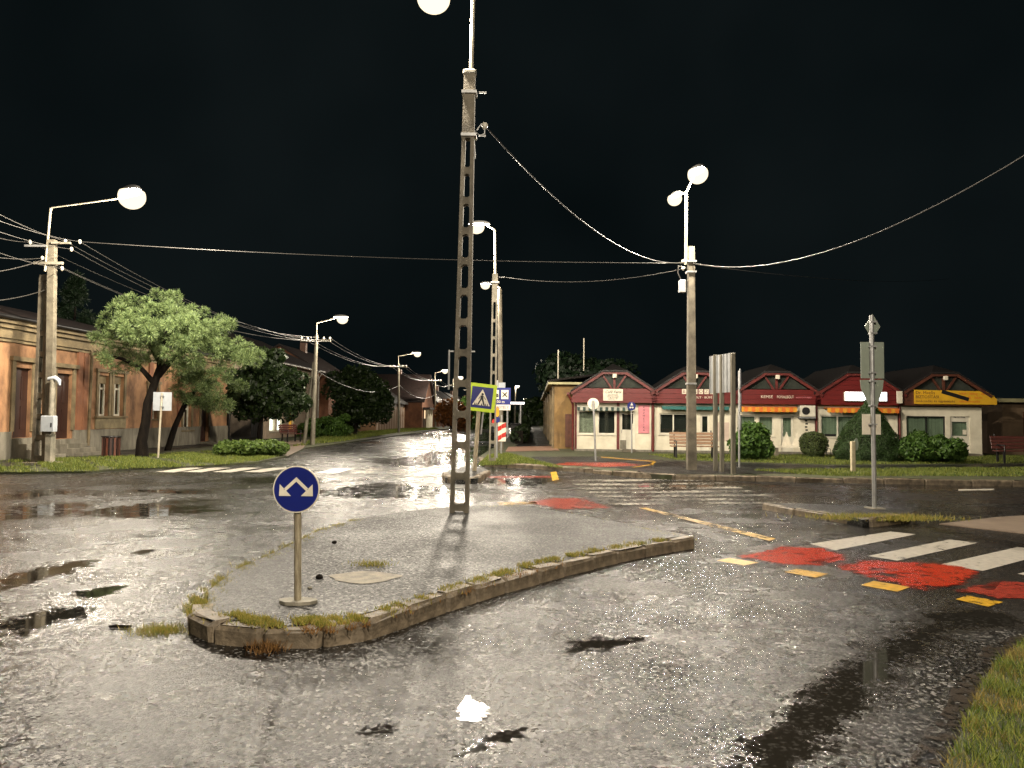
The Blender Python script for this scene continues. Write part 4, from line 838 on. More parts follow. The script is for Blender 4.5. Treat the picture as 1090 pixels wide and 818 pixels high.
# ------------------------------------------------------------------ kiosks
def wall_front(W, H, ops, th=.16, y=0.0):
    xs_ = sorted({0, W, *[o[0] for o in ops], *[o[2] for o in ops]}); zs = sorted({0, H, *[o[1] for o in ops], *[o[3] for o in ops]}); mb = MB()
    for i in range(len(xs_) - 1):
        for j in range(len(zs) - 1):
            cx, cz = (xs_[i] + xs_[i + 1]) / 2, (zs[j] + zs[j + 1]) / 2
            if any(o[0] < cx < o[2] and o[1] < cz < o[3] for o in ops): continue
            mb.add([(xs_[i], y, zs[j]), (xs_[i + 1], y, zs[j]), (xs_[i + 1], y, zs[j + 1]), (xs_[i], y, zs[j + 1])], [(0, 1, 2, 3)])
    for a, b0, c_, d_ in ops:
        mb.add([(a, y, b0), (c_, y, b0), (c_, y, d_), (a, y, d_), (a, y + th, b0), (c_, y + th, b0), (c_, y + th, d_), (a, y + th, d_)], [(0, 1, 5, 4), (1, 2, 6, 5), (2, 3, 7, 6), (3, 0, 4, 7)])
    return mb
def window(root, x0, z0, x1, z1, fm='upvc', y=.05, fw=.055, mull=(), back='dark', rail=None, sill=True, name='window', by=.13):
    mb = MB(); mb.box(x0, y, z0, x0 + fw, y + .06, z1); mb.box(x1 - fw, y, z0, x1, y + .06, z1); mb.box(x0 + fw, y, z0, x1 - fw, y + .06, z0 + fw); mb.box(x0 + fw, y, z1 - fw, x1 - fw, y + .06, z1)
    for m_ in mull: mb.box(m_ - fw / 2, y + .003, z0 + fw, m_ + fw / 2, y + .057, z1 - fw)
    if rail: mb.box(x0 + fw, y + .003, rail - fw / 2, x1 - fw, y + .057, rail + fw / 2)
    f = mb.build(name, fm, root)
    MB().box(x0 + fw * .5, y + .025, z0 + fw * .5, x1 - fw * .5, y + .031, z1 - fw * .5).build('pane', 'glass', f)
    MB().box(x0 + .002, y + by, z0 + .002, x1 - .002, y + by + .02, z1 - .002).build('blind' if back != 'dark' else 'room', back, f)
    if sill: MB().box(x0 - .04, -.05, z0 - .045, x1 + .04, .05, z0 - .003).build('sill', fm, f)
    return f
def door(root, x0, z0, x1, z1, fm='upvc', glass=(.5, .92), y=.06, back='dark'):
    h = z1 - z0; g0, g1 = z0 + h * glass[0], z0 + h * glass[1]; mb = MB(); fw = .09
    mb.box(x0, y, z0, x1, y + .05, g0); mb.box(x0, y, g1, x1, y + .05, z1); mb.box(x0, y, g0, x0 + fw, y + .05, g1); mb.box(x1 - fw, y, g0, x1, y + .05, g1)
    f = mb.build('door', fm, root); MB().box(x0 + fw, y + .02, g0, x1 - fw, y + .03, g1).build('pane', 'glass', f)
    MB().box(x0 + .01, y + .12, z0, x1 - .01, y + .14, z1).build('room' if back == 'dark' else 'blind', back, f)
    MB().tube([(x0 + .06, y - .04, z0 + h * .44), (x0 + .06, y - .04, z0 + h * .52)], .012, 6).build('handle', 'steel', f)
    return f
KA, KB = P(612, 480.3, VZ), P(1055, 486.3, VZ); kd = (KB - KA); kang = math.atan2(kd.y, kd.x); PITCH = kd.length / 5.08; KW = PITCH - .08
def kiosk(i, label, wallm='render', trim='maroon', glassg=True, feats=None):
    o = KA + kd.normalized() * PITCH * i; o.z = VZ - .01
    root = thing('kiosk', label, 'kiosk', o, kang, 'row of kiosks'); W = KW; D = 5.0; Hh = 2.2; mid = W / 2
    px0 = (612, 700, 787, 875, 966)[i]; sc = 800 / o.y
    ops, todo = feats(lambda px: (px - px0) / sc, lambda py: (480.3 + i * 1.2 - py) / sc)
    wl = wall_front(W, Hh, ops); wl.add([(0, 0, 0), (0, D, 0), (0, D, Hh), (0, 0, Hh)], [(0, 1, 2, 3)]); wl.add([(W, 0, 0), (W, D, 0), (W, D, Hh), (W, 0, Hh)], [(0, 1, 2, 3)]); wl.add([(0, D, 0), (W, D, 0), (W, D, Hh), (0, D, Hh)], [(0, 1, 2, 3)])
    wl.build('wall', wallm, root)
    MB().box(-.02, -.025, -.02, W + .02, D, .10).build('plinth', 'plinth', root)
    sl = .65; xl, xr = -.22, W + .22; e0 = 2.50; tx = .34 * W; zt = e0 + (tx - xl) * sl; rz_ = e0 + (mid - xl) * sl
    mb = MB(); th = .07
    for q in ([(xl, -.42, e0), (tx, -.42, zt), (mid, .5, rz_), (mid, D + .2, rz_), (xl, D + .2, e0)], [(xr, -.42, e0), (W - tx, -.42, zt), (mid, .5, rz_), (mid, D + .2, rz_), (xr, D + .2, e0)], [(tx, -.42, zt), (W - tx, -.42, zt), (mid, .5, rz_)]):
        mb.loft([[(x, y, z + .02) for x, y, z in q], [(x, y, z + .02 + th) for x, y, z in q]])
    rf = mb.build('roof', 'tile', root)
    def strip(a, b_, w_=.11, y0=-.44, y1=-.38):
        a, b_ = Vector(a), Vector(b_); n_ = Vector((-(b_ - a).y, (b_ - a).x)).normalized() * w_
        if n_.y > 0: n_ = -n_
        return MB().prism([tuple(a), tuple(b_), tuple(b_ + n_), tuple(a + n_)], y0, y1)
    for a, b_ in (((xl, e0), (tx, zt)), ((W - tx, zt), (xr, e0))): strip(a, b_).build('barge_board', trim if trim != 'maroon' else 'maroon_b', root)
    strip((tx - .02, zt), (W - tx + .02, zt), .09, -.445, -.385).build('barge_board', trim if trim != 'maroon' else 'maroon_b', root)
    z = 2.08; top = 2.72 if glassg else zt - .08; nb = 0
    while z < top - .05:
        zz = min(z + .205, top); le = lambda q: max(xl + .06, xl + (q - e0 + .10) / sl)
        MB().prism([(le(z), z), (W - le(z), z), (W - le(zz), zz - .008), (le(zz), zz - .008)], -.33 - .004 * (nb % 2), -.28).build('fascia_board', trim, root); z = zz; nb += 1
    MB().box(xl + .08, -.28, 2.08, W - xl - .08, .0, 2.12).build('soffit', trim, root)
    if glassg:
        le = xl + (2.72 - e0 + .14) / sl
        MB().prism([(le, 2.72), (W - le, 2.72), (W - tx, zt - .1), (tx, zt - .1)], -.20, -.19).build('gable_glass', 'gglass', root)
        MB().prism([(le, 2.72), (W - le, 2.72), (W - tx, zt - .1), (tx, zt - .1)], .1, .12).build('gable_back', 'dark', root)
        for dx in (-.5, 0, .5):
            a, b_ = Vector((mid + dx * .25, 2.70)), Vector((mid + dx, zt - .10)); w_ = .045
            MB().prism([(a.x - w_, a.y), (a.x + w_, a.y), (b_.x + w_, b_.y), (b_.x - w_, b_.y)], -.32, -.25).build('gable_strut', trim if trim != 'maroon' else 'maroon_b', root)
        fl = MB().bbox(mid - .09, -.52, zt - .24, mid + .09, -.44, zt - .07, .02).build('floodlight', 'white', root)
    todo(root)
    return root
X['gglass'] = mk('dark_gable_glass', (.05, .055, .045), (.03, .035, .03), 4, .12)
def awning(root, x0, x1, z0, z1, ma, mb_, y0=-.42, n=14):
    a = thing_part = MB().box(x0, y0 - .02, z1 - .03, x1, -.02, z1).build('awning', ma, root)
    w_ = (x1 - x0) / n
    for k in range(n):
        xa = x0 + k * w_; MB().prism([(xa, z1 - .032), (xa, z0 + .03), (xa + w_ * .5, z0), (xa + w_, z0 + .03), (xa + w_, z1 - .032)], y0 - .02, y0 - .012).build('awning_scallop', ma if k % 2 else mb_, root)
def f1(x, z):
    ops = [(x(615), z(462), x(633), z(437)), (x(636), z(462), x(655), z(437)), (x(659.5), .1, x(675.5), z(437.5))]
    def td(r):
        window(r, *ops[0], back='curtw'); window(r, *ops[1], back='dark'); door(r, *ops[2], glass=(.52, .93))
        MB().box(x(655.8), -.03, .1, x(658.8), .02, 2.08).build('pier', 'maroon_b', r); MB().box(-.02, -.03, .1, .07, .02, 2.08).build('pier', 'maroon_b', r); MB().box(KW - .06, -.03, .1, KW + .02, .02, 2.08).build('pier', 'maroon_b', r)
        awning(r, x(614), x(673), 1.72, 1.92, 'aw_w', 'aw_d', -.30, 20)
        sg = MB().box(x(641), -.40, 2.16, x(661.5), -.36, 2.66).build('sign_board', 'white', r)
        text('Café Fény', .17, 'black', sg, (x(651.2), -.402, 2.53), shear=.3)
        for k, tx_ in enumerate(('ajándékbolt', 'virág és papír', 'telefon: 47')): text(tx_, .09, 'black', sg, (x(651.2), -.402, 2.41 - .085 * k))
        pb = MB().box(x(678.5), -.05, .80, x(690), -.02, 2.0).build('pink_board', 'pink', r)
        for k, ch in enumerate('KOZMETIKA'): text(ch, .12, 'black', pb, (x(684.2), -.052, 1.90 - k * .122))
        MB().box(x(662), -.35, -.0, x(675), -.02, .12).build('step', 'conc_d', r)
        MB().box(x(664), .045, 1.58, x(667.5), .055, 1.75).build('notice', 'white', r); MB().box(x(671), .04, .95, x(674.5), .05, 1.2).build('notice', 'white', r)
        MB().box(x(659.5), .05, .12, x(666), .055, .5).build('door_scuff', 'plinth', r)
        MB().tube([(-.3, -.3, 2.42), (-.18, -.25, 2.2), (-.10, -.12, 1.95), (-.10, -.1, .05)], .05, 8).build('downpipe', 'maroon_b', r)
        MB().tube([(-.3, -.4, 2.45), (-.3, 5, 2.45)], .06, 8).build('gutter', 'maroon_b', r)
    return ops, td
def f2(x, z):
    ops = [(x(705), z(462), x(735), z(440)), (x(748), .1, x(758), z(440))]
    def td(r):
        window(r, *ops[0], back='dark', mull=(x(720),), fm='upvc'); door(r, *ops[1], glass=(.5, .93))
        awning(r, x(707), x(776), 1.80, 1.96, 'aw_t', 'aw_t', -.35, 16)
        MB().box(x(762), -.012, .5, x(778), -.002, 1.3).build('panel', 'render_p', r)
        for k, ch in enumerate('BOROZÓ'):
            p = MB().box(x(727.5 + k * 5.8), -.365, 2.48, x(731.8 + k * 5.8), -.34, 2.68).build('letter_tile', 'white', r); text(ch, .2, 'maroon', p, (x(729.6 + k * 5.8), -.367, 2.58))
        text('ITALBOLT · BÜFÉ', .13, 'white', r, (x(745), -.337, 2.33), width=1.1)
        MB().tube([(-.07, -.1, 2.1), (-.07, -.1, .05)], .05, 8).build('downpipe', 'maroon_b', r)
    return ops, td
def f3(x, z):
    ops = [(x(789), z(464), x(809), z(442)), (x(811.5), z(464), x(827.5), z(442.5)), (x(835), .1, x(848), z(442.5))]
    def td(r):
        window(r, *ops[0], back='curt'); window(r, *ops[1], back='curt'); door(r, *ops[2], glass=(.42, .95), back='curt')
        awning(r, x(790), x(848), 1.74, 1.97, 'aw_o', 'aw_y', -.45, 15)
        ac = MB().bbox(x(852), -.34, 1.58, x(868), -.05, 2.04, .02).build('air_conditioner', 'upvc', r); MB().disc((x(858), 1.81), .16, -.352, -.342, 20).build('fan_grille', 'iron', ac); MB().box(x(852), -.34, 1.5, x(868), -.02, 1.56).build('bracket', 'steel', ac)
        text('KEMSE', .17, 'white', r, (x(818), -.337, 2.38), width=.48); text('FONALBOLT', .17, 'white', r, (x(837), -.337, 2.38), width=.68); text('KÖTÖTTÁRU', .09, 'pink', r, (x(856), -.337, 2.36), width=.6)
        for k in range(5): MB().box(x(859.5) + .02 * (k % 2), -.006, .85 + k * .13, x(862) + .02 * (k % 2), -.001, .92 + k * .13).build('price_tag', 'black', r)
        MB().tube([(KW + .04, -.1, 2.1), (KW + .04, -.1, .05)], .045, 8).build('downpipe', 'maroon_b', r)
    return ops, td
def f4(x, z):
    ops = [(x(879), z(465), x(920), z(442)), (x(932), .1, x(948), z(442))]
    def td(r):
        window(r, *ops[0], back='curt', mull=(x(897),)); door(r, *ops[1], glass=(.6, .85))
        awning(r, x(882), x(955), 1.74, 1.96, 'aw_o', 'aw_y', -.45, 18)
        lb = MB().bbox(x(900), -.46, 2.24, x(943), -.34, 2.62, .015).build('light_box', 'upvc', r); MB().box(x(900.5), -.468, 2.26, x(942.5), -.461, 2.60).build('lit_face', 'sign_lit', lb)
        MB().tube([(KW + .04, -.1, 2.1), (KW + .04, -.1, .05)], .045, 8).build('downpipe', 'maroon_b', r)
        MB().box(x(883), .02, z(465) + .02, x(895), .03, z(465) + .12).build('notice', 'iron', r)
    return ops, td
def f5(x, z):
    ops = [(x(973), z(467), x(1013), z(443)), (x(1018), .1, x(1038), z(443))]
    def td(r):
        window(r, *ops[0], back='curt', mull=(x(994),), fm='iron', fw=.04); door(r, *ops[1], glass=(.48, .86), back='curt')
        bn = MB().prism([(x(977), 2.14), (x(1060), 2.14), (x(1060), 2.36), (x(1052), 2.68), (x(977), 2.72)], -.41, -.35).build('banner', 'banner', r)
        for k, (tx_, sz, w_) in enumerate((('Dr. Mezős', .17, .75), ('BIZTOSÍTÁSI', .17, .9), ('tanácsadás és ügyintézés', .14, 1.55))): text(tx_, sz, 'brownwood', bn, (x(978) , -.412, 2.60 - .17 * k), width=w_, align='LEFT')
        for k, w_ in enumerate((1.2, .9, .8)): text(('hitel · lízing · casco', 'nyugdíj · lakás', 'utasbiztosítás')[k], .13, 'aw_o', bn, (x(1022), -.412, 2.58 - .16 * k), width=w_, align='LEFT')
        MB().box(-.55, -.43, -.075, .55, -.415, .075).xf(Matrix.Translation((x(1018), 0, 2.50)) @ Matrix.Rotation(R(17), 4, 'Y')).build('fallen_strip', 'iron', r)
        text('NYITVA', .13, 'black', r, (x(1028), .055, 1.62)); MB().box(x(1031), .045, .9, x(1035), .055, 1.1).build('notice', 'white', r)
        MB().bbox(x(966) - .30, -.5, 2.16, x(966) - .08, -.42, 2.66, .01).build('side_sign', 'white', r)
        MB().box(x(1014), -.45, -.0, x(1042), -.02, .13).build('step', 'conc_d', r)
    return ops, td
kiosk(0, 'leftmost kiosk with striped awning, pink board and white sign on its maroon gable', 'render', 'maroon', True, f1)
kiosk(1, 'kiosk with teal awning and white letter tiles behind the two lamp pole', 'render', 'maroon', True, f2)
kiosk(2, 'kiosk with orange awning and air conditioner in the middle of the row', 'render', 'maroon', True, f3)
kiosk(3, 'kiosk with brightly backlit white sign on a solid maroon gable', 'render', 'maroon', False, f4)
kiosk(4, 'rightmost kiosk with amber banner under a brown gable', 'render', 'brownwood', True, f5)
# dim flat building beyond the last kiosk
b = at(1068, 480, 33); b.z = VZ - .01
s = thing('flat_roofed_building', 'dim brown flat roofed building right of the last kiosk', 'building', b)
MB().box(0, 0, 0, 14, 6, 2.3).build('wall', mk('dim_brown_render', (.22, .15, .09), (.15, .1, .06), 2, .8, .2, 30), s); MB().box(-.4, -.5, 2.3, 14.4, 6, 2.46).build('roof', 'pale_w', s)
MB().box(.9, -.03, .1, 2.0, .0, 1.9).build('door', 'brownwood', s)

# ------------------------------------------------------------------ apricot house on the left
HA, HB = Vector((-15.72, 20.6, LZ - .02)), Vector((-15.22, 40.2, LZ - .02)); hd = (HB - HA).normalized(); hn = Vector((hd.y, -hd.x, 0)); hang = math.atan2(hd.y, hd.x); HL = (HB - HA).length
def FU(px, py):
    d = ray(px, py); o = Vector((0, 0, CH)); t_ = (HA - o).dot(hn) / d.dot(hn); p = o + d * t_ - HA; return p.dot(hd), p.z
house = thing('house', 'long apricot house with peeling render and grey plinth on the left', 'house', HA, hang)
def op(xa, ya, xb, yb):
    u0, zt = FU(xa, ya); u1, _ = FU(xb, ya); _, zb = FU((xa + xb) / 2, yb); _, zt = FU((xa + xb) / 2, ya); return (u0, zb, u1, zt)
O_d1 = op(16, 392, 34, 466); O_d2 = op(60, 398, 77, 467); O_w1 = op(105, 400, 116, 443); O_w2 = op(121, 401, 132, 443); O_w3 = op(158, 412, 168, 446); O_w4 = op(195, 425, 204, 458); O_d3 = op(214, 430, 222, 470)
HT = 3.95
wl = wall_front(HL, HT, [O_d1, O_d2, O_w1, O_w2, O_w3, O_w4, O_d3], .3); wl.add([(HL, 0, 0), (HL, 8, 0), (HL, 8, HT), (HL, 0, HT)], [(0, 1, 2, 3)]); wl.add([(0, 0, 0), (0, 8, 0), (0, 8, HT), (0, 0, HT)], [(0, 1, 2, 3)]); wl.build('wall', 'apricot', house)
MB().loft([[(-.2, -.35, HT + .42), (HL + .2, -.35, HT + .42), (HL + .2, -.35, HT + .5), (-.2, -.35, HT + .5)], [(-.2, 4, HT + 1.5), (HL + .2, 4, HT + 1.5), (HL + .2, 4, HT + 1.6), (-.2, 4, HT + 1.6)], [(-.2, 8.4, HT + .4), (HL + .2, 8.4, HT + .4), (HL + .2, 8.4, HT + .5), (-.2, 8.4, HT + .5)]]).build('roof', 'rooft', house)
for z0, z1, d_ in ((HT - .28, HT - .18, .08), (HT - .18, HT + .12, .14), (HT + .12, HT + .26, .24), (HT + .26, HT + .40, .34)): MB().box(-.1, -d_, z0, HL + .1, .02, z1 - .004).build('cornice', 'trim', house)
MB().tube([(-.1, -.42, HT + .44), (HL + .1, -.42, HT + .44)], .07, 8).build('gutter', 'iron', house)
us = sorted([O_d1, O_d2, O_d3], key=lambda o: o[0]); cuts = [-.05] + [v for o in us for v in (o[0] - .12, o[2] + .12)] + [HL + .05]
for a, b_ in zip(cuts[::2], cuts[1::2]):
    k = a
    while k < b_ - .02:
        e = min(k + random.uniform(1.6, 2.4), b_); MB().box(k + .003, -.06 - random.uniform(0, .006), 0, e - .003, .0, .88).build('plinth_slab', 'plinth', house); k = e
for u0, wd in ((O_d2[2] + .25, .28), (O_d2[2] + .62, .22), (O_w2[2] + 1.9, .3), (O_w4[0] - .6, .2)): MB().box(u0, -.07, .88, u0 + wd, 0, HT - .28).build('pilaster', 'apricot_d', house)
MB().tube([(O_d2[2] + .95, -.12, HT + .3), (O_d2[2] + .95, -.10, .3)], .05, 8).build('downpipe', 'trim', house)
for o in (O_d1, O_d2, O_d3):
    f = MB().box(o[0], .12, o[1], o[2], .18, o[3]).build('door', 'door', house)
    for k in (0, 1):
        for zz in (.12, .55): w2 = (o[2] - o[0]) / 2; MB().box(o[0] + k * w2 + .08, .10, o[1] + zz * (o[3] - o[1]), o[0] + (k + 1) * w2 - .06, .12, o[1] + (zz + .33) * (o[3] - o[1])).build('door_panel', 'door', f)
    MB().box(o[0] - .17, -.05, .88, o[0], .0, o[3] + .2).build('door_surround', 'trim', house); MB().box(o[2], -.05, .88, o[2] + .17, .0, o[3] + .2).build('door_surround', 'trim', house); MB().box(o[0] - .25, -.12, o[3] + .2, o[2] + .25, 0, o[3] + .34).build('door_lintel', 'trim', house)
    zb = o[1]; n_ = 4
    for k in range(n_): MB().bbox(o[0] - .1 - .03 * k, -.28 * (k + 1), 0, o[2] + .1 + .03 * k, .1 if k == 0 else -.28 * k, zb * (n_ - k) / n_ - .01, .012).build('step', 'plinth', house)
for i, o in enumerate((O_w1, O_w2, O_w3, O_w4)):
    window(house, *o, fm='upvc', y=.14, fw=.07, mull=((o[0] + o[2]) / 2,), rail=o[1] + (o[3] - o[1]) * .68, by=.12, sill=False)
    MB().box(o[0] - .14, -.05, o[1], o[0], 0, o[3] + .12).build('window_surround', 'trim', house); MB().box(o[2], -.05, o[1], o[2] + .14, 0, o[3] + .12).build('window_surround', 'trim', house); MB().box(o[0] - .2, -.09, o[3] + .12, o[2] + .2, 0, o[3] + .24).build('window_lintel', 'trim', house)
    MB().box(o[0] - .2, -.10, o[1] - .07, o[2] + .2, .05, o[1] - .003).build('window_ledge', 'trim', house); MB().box(o[0] + .02, .1, o[3] - .3, o[2] - .02, .14, o[3] - .01).build('shutter_box', 'trim', house)
MB().box(O_w1[0] - .15, -.035, .9, O_w2[2] + .2, 0, O_w1[1] - .08).build('apron_panel', mk('damp_ochre_panel', (.27, .22, .12), (.15, .12, .07), 3, .8, .4, 30), house)
# two-storey corner and red bracket are out of view; iron gate between the houses
g0 = HA + hd * (HL + .05); g = thing('iron_gate', 'dark iron fence and gate between the apricot house and the lit house', 'gate', g0, hang)
MB().box(0, -.1, 0, .16, .1, 1.75).build('gate_post', 'iron', g); MB().box(5.0, -.1, 0, 5.16, .1, 1.75).build('gate_post', 'iron', g)
for z in (.15, 1.5): MB().box(.16, -.025, z, 5.0, .025, z + .06).build('rail', 'iron', g)
for k in range(28): x = .3 + k * .165; MB().box(x, -.012, .05, x + .024, .012, 1.7).build('bar', 'iron', g)
for k in range(4): MB().box(3.4 + k * .38, -.03, .2, 3.75 + k * .38, -.018, 1.5).build('gate_sheet', 'iron', g)
# lit house behind the round tree
b = g0 + hd * 5.4; b.x += .2; s = thing('house', 'pale gabled house with brightly lit windows behind the round dark tree', 'house', b, hang)
W2 = 11.0; H2 = 4.7
def LX(px):
    d = ray(px, 445); o = Vector((0, 0, CH)); t_ = (b - o).dot(hn) / d.dot(hn); return (o + d * t_ - b).dot(hd)
wins = [(LX(269), .5, LX(273), 1.5, 'win_lit'), (LX(287), .45, LX(293.5), 1.5, 'win_lit'), (LX(295), .45, LX(301), 1.5, 'win_lit'), (LX(307.5), .5, LX(313), 1.6, 'win_am')]
wins = [w_ for w_ in wins if 0 < w_[0] < W2 - .3 and w_[2] < W2]
wl = wall_front(W2, H2, [w_[:4] for w_ in wins], .2); wl.add([(W2, 0, 0), (W2, 9, 0), (W2, 9, H2), (W2, 0, H2)], [(0, 1, 2, 3)]); wl.add([(0, 0, 0), (0, 9, 0), (0, 9, H2), (0, 0, H2)], [(0, 1, 2, 3)]); wl.build('wall', mk('pale_pink_render', (.45, .36, .27), (.36, .28, .2), 2, .8, .2, 30), s)
for w_ in wins: window(s, *w_[:4], back=w_[4], fw=.06, mull=(), y=.06)
MB().loft([[(-.2, -.4, H2), (W2 + .3, -.4, H2), (W2 + .3, -.4, H2 + .12), (-.2, -.4, H2 + .12)], [(-.2, 4.5, H2 + 2.2), (W2 + .3, 4.5, H2 + 2.2), (W2 + .3, 4.5, H2 + 2.35), (-.2, 4.5, H2 + 2.35)], [(-.2, 9.4, H2), (W2 + .3, 9.4, H2), (W2 + .3, 9.4, H2 + .12), (-.2, 9.4, H2 + .12)]]).build('roof', 'rooft', s)
MB().tube([(-.1, -.4, H2 + .02), (W2 + .3, -.4, H2 + .02)], .06, 6).build('gutter', 'rain', s); MB().tube([(W2 - .15, -.38, H2), (W2 - .12, -.06, H2 - .4), (W2 - .12, -.06, 0)], .05, 6).build('downpipe', 'rain', s)
# more houses down the left side
def gable_house(lab, Y0, Y1, x0, dep, H, rise, wm, rm, front='eave', extras=None):
    b = Vector((S(Y0, x0), Y0, LZ - .02)); d = Vector((.029, 1, 0)).normalized(); an = math.atan2(d.y, d.x); s = thing('house', lab, 'house', b, an); Lh = Y1 - Y0
    wn = [(k, 1.1, k + .9, 2.3) for k in np.arange(1.2, Lh - 1.5, 2.6)] if extras is None else []
    wl = wall_front(Lh, H, wn, .15); wl.add([(0, 0, 0), (0, dep, 0), (0, dep, H), (0, 0, H)], [(0, 1, 2, 3)]); wl.add([(Lh, 0, 0), (Lh, dep, 0), (Lh, dep, H), (Lh, 0, H)], [(0, 1, 2, 3)])
    if front == 'eave':
        for xx in (0, Lh): wl.add([(xx, 0, H), (xx, dep, H), (xx, dep / 2, H + rise)], [(0, 1, 2)])
    else: wl.add([(0, 0, H), (Lh, 0, H), (Lh / 2, 0, H + rise)], [(0, 1, 2)])
    wl.build('wall', wm, s)
    for w_ in wn: window(s, *w_, y=.05, by=.09)
    e = .35
    if front == 'eave': rings = [[(-e, -e, H - .1), (Lh + e, -e, H - .1), (Lh + e, -e, H + .05), (-e, -e, H + .05)], [(-e, dep / 2, H + rise), (Lh + e, dep / 2, H + rise), (Lh + e, dep / 2, H + rise + .15), (-e, dep / 2, H + rise + .15)], [(-e, dep + e, H - .1), (Lh + e, dep + e, H - .1), (Lh + e, dep + e, H + .05), (-e, dep + e, H + .05)]]
    else: rings = [[(-e, -e, H - .1), (-e, dep, H - .1), (-e, dep, H + .05), (-e, -e, H + .05)], [(Lh / 2, -e, H + rise), (Lh / 2, dep, H + rise), (Lh / 2, dep, H + rise + .15), (Lh / 2, -e, H + rise + .15)], [(Lh + e, -e, H - .1), (Lh + e, dep, H - .1), (Lh + e, dep, H + .05), (Lh + e, -e, H + .05)]]
    rf = MB().loft(rings).build('roof', rm, s); MB().box(Lh * .6, dep * .45, H + rise * .7, Lh * .6 + .5, dep * .45 + .5, H + rise + .8).build('chimney', 'brickp', rf)
    if extras: extras(s, Lh, H)
    return s
def ex_gar(s, Lh, H):
    k = .4; n = 0
    while k < Lh - .3:
        MB().box(k, -.05, .1, k + .30, -.002, 2.3).build('plank', 'slat' if n % 4 else 'render_p', s); k += .33; n += 1
def ex_porch(s, Lh, H):
    for k in (1.0, 2.6, 4.2): MB().box(k, -.7, 0, k + .3, -.4, 2.3).build('column', 'render', s)
    MB().box(.6, -.9, 2.3, 5.0, 0, 2.55).build('porch_roof', 'rooft', s); MB().box(1.6, -.03, .2, 2.3, -.002, 2.1).build('door', 'door', s); MB().box(1.4, -.22, 1.2, 1.5, -.1, 2.2).build('wall_lamp', 'warm', s); MB().box(3.2, -.22, 1.2, 3.3, -.1, 2.2).build('wall_lamp', 'warm', s)
gable_house('dim reddish house behind the wooden double pole', 60, 69, -15.5, 8, 4.4, 2.6, 'apricot_d', 'rooft', 'eave')
gable_house('low house with brown timber garage doors along the street', 72, 88, -14.2, 8, 2.9, 2.8, 'slat', 'tile', 'eave', ex_gar)
gable_house('brown gabled house with a lit porch', 90, 100, -12.5, 8, 3.2, 3.4, 'apricot_d', 'rooft', 'gable', ex_porch)
for i, (y0, y1) in enumerate(((106, 120), (124, 140), (145, 165), (170, 200))): gable_house(('dim far house just past the porch house', 'dim far house further down the left side', 'third dim house of the far left row', 'last dim house of the far left row')[i], y0, y1, -12.5, 8, 3.1, 2.9, 'apricot_d', 'tile')
# ochre facade right of the far pavement and its neighbours
b = Vector((1.95, 34.4, VZ - .02)); d = Vector((.029, 1, 0)).normalized(); an = math.atan2(-d.y, -d.x)
s = thing('house', 'ochre house with long narrow facade beside the right pavement', 'house', b, math.atan2(d.y, d.x))
Hy = 2.95
mb = wall_front(34, Hy, [(k, 1.0, k + 1.0, 2.5) for k in (3, 6.5, 10, 14, 18, 22, 27)], .12)
mb.xf(Matrix.Scale(-1, 4, (0, 1, 0))); mb.add([(0, 0, 0), (0, -2.3, 0), (0, -2.3, Hy), (0, 0, Hy)], [(0, 1, 2, 3)]); mb.build('wall', 'yellow_w', s)
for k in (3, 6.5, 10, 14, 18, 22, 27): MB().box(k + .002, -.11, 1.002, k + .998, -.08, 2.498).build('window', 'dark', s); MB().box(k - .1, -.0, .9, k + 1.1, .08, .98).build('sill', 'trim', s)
for k in (.2, 5, 12, 20, 30): MB().box(k, .0, 0, k + .45, .10, Hy).build('pilaster', 'trim', s)
MB().box(-.3, -2.4, Hy, 34, .3, Hy + .10).build('cornice', 'pale_w', s)
MB().loft([[(-.3, .3, Hy + .11), (34, .3, Hy + .11), (34, .3, Hy + .2), (-.3, .3, Hy + .2)], [(1.2, -2.4, Hy + .55), (34, -2.4, Hy + .55), (34, -2.4, Hy + .65), (1.2, -2.4, Hy + .65)]]).build('roof', 'tile', s)
MB().box(-.05, -2.2, .1, -.0, -.5, 1.6).build('gate_leaf', 'brownwood', s)
ap = at(584, 372, 36) - b
MB().tube([(1.2, -.2, Hy), (1.2, -.2, Hy + 1.7)], .035, 6).build('antenna_mast', 'pipe', s)
MB().tube([(2.5, -1.5, Hy + .8), (2.5, -1.5, Hy + 2.4)], .03, 6).build('antenna_mast', 'pipe', s)
gable_house('dim long house beyond the ochre house on the right side', 75, 110, 12.0, 8, 3.0, 2.6, 'apricot_d', 'tile')
# lit canopy shop in the distance
b = at(556, 452, 62); b.z = VZ - .02; b.x = S(62, -.4)
s = thing('bus_shelter', 'distant glazed shelter with brightly lit canopy edge beside the right pavement', 'bus shelter', b)
for x, y in ((-.9, 0), (-.9, 9), (.2, 0), (.2, 9)): MB().box(x - .05, y - .05, 0, x + .05, y + .05, 2.5).build('post', 'steel', s)
cn_ = MB().box(-1.2, -.3, 2.5, .5, 9.3, 2.66).build('canopy', 'alu', s); MB().box(-1.26, -.3, 2.52, -1.21, 9.3, 2.64).build('light_strip', 'canopy_lit', cn_); MB().box(-1.2, -.36, 2.52, .5, -.31, 2.64).build('light_strip', 'canopy_lit', cn_)
MB().box(.2, .05, .3, .24, 8.95, 2.3).build('pane', 'glass', s)

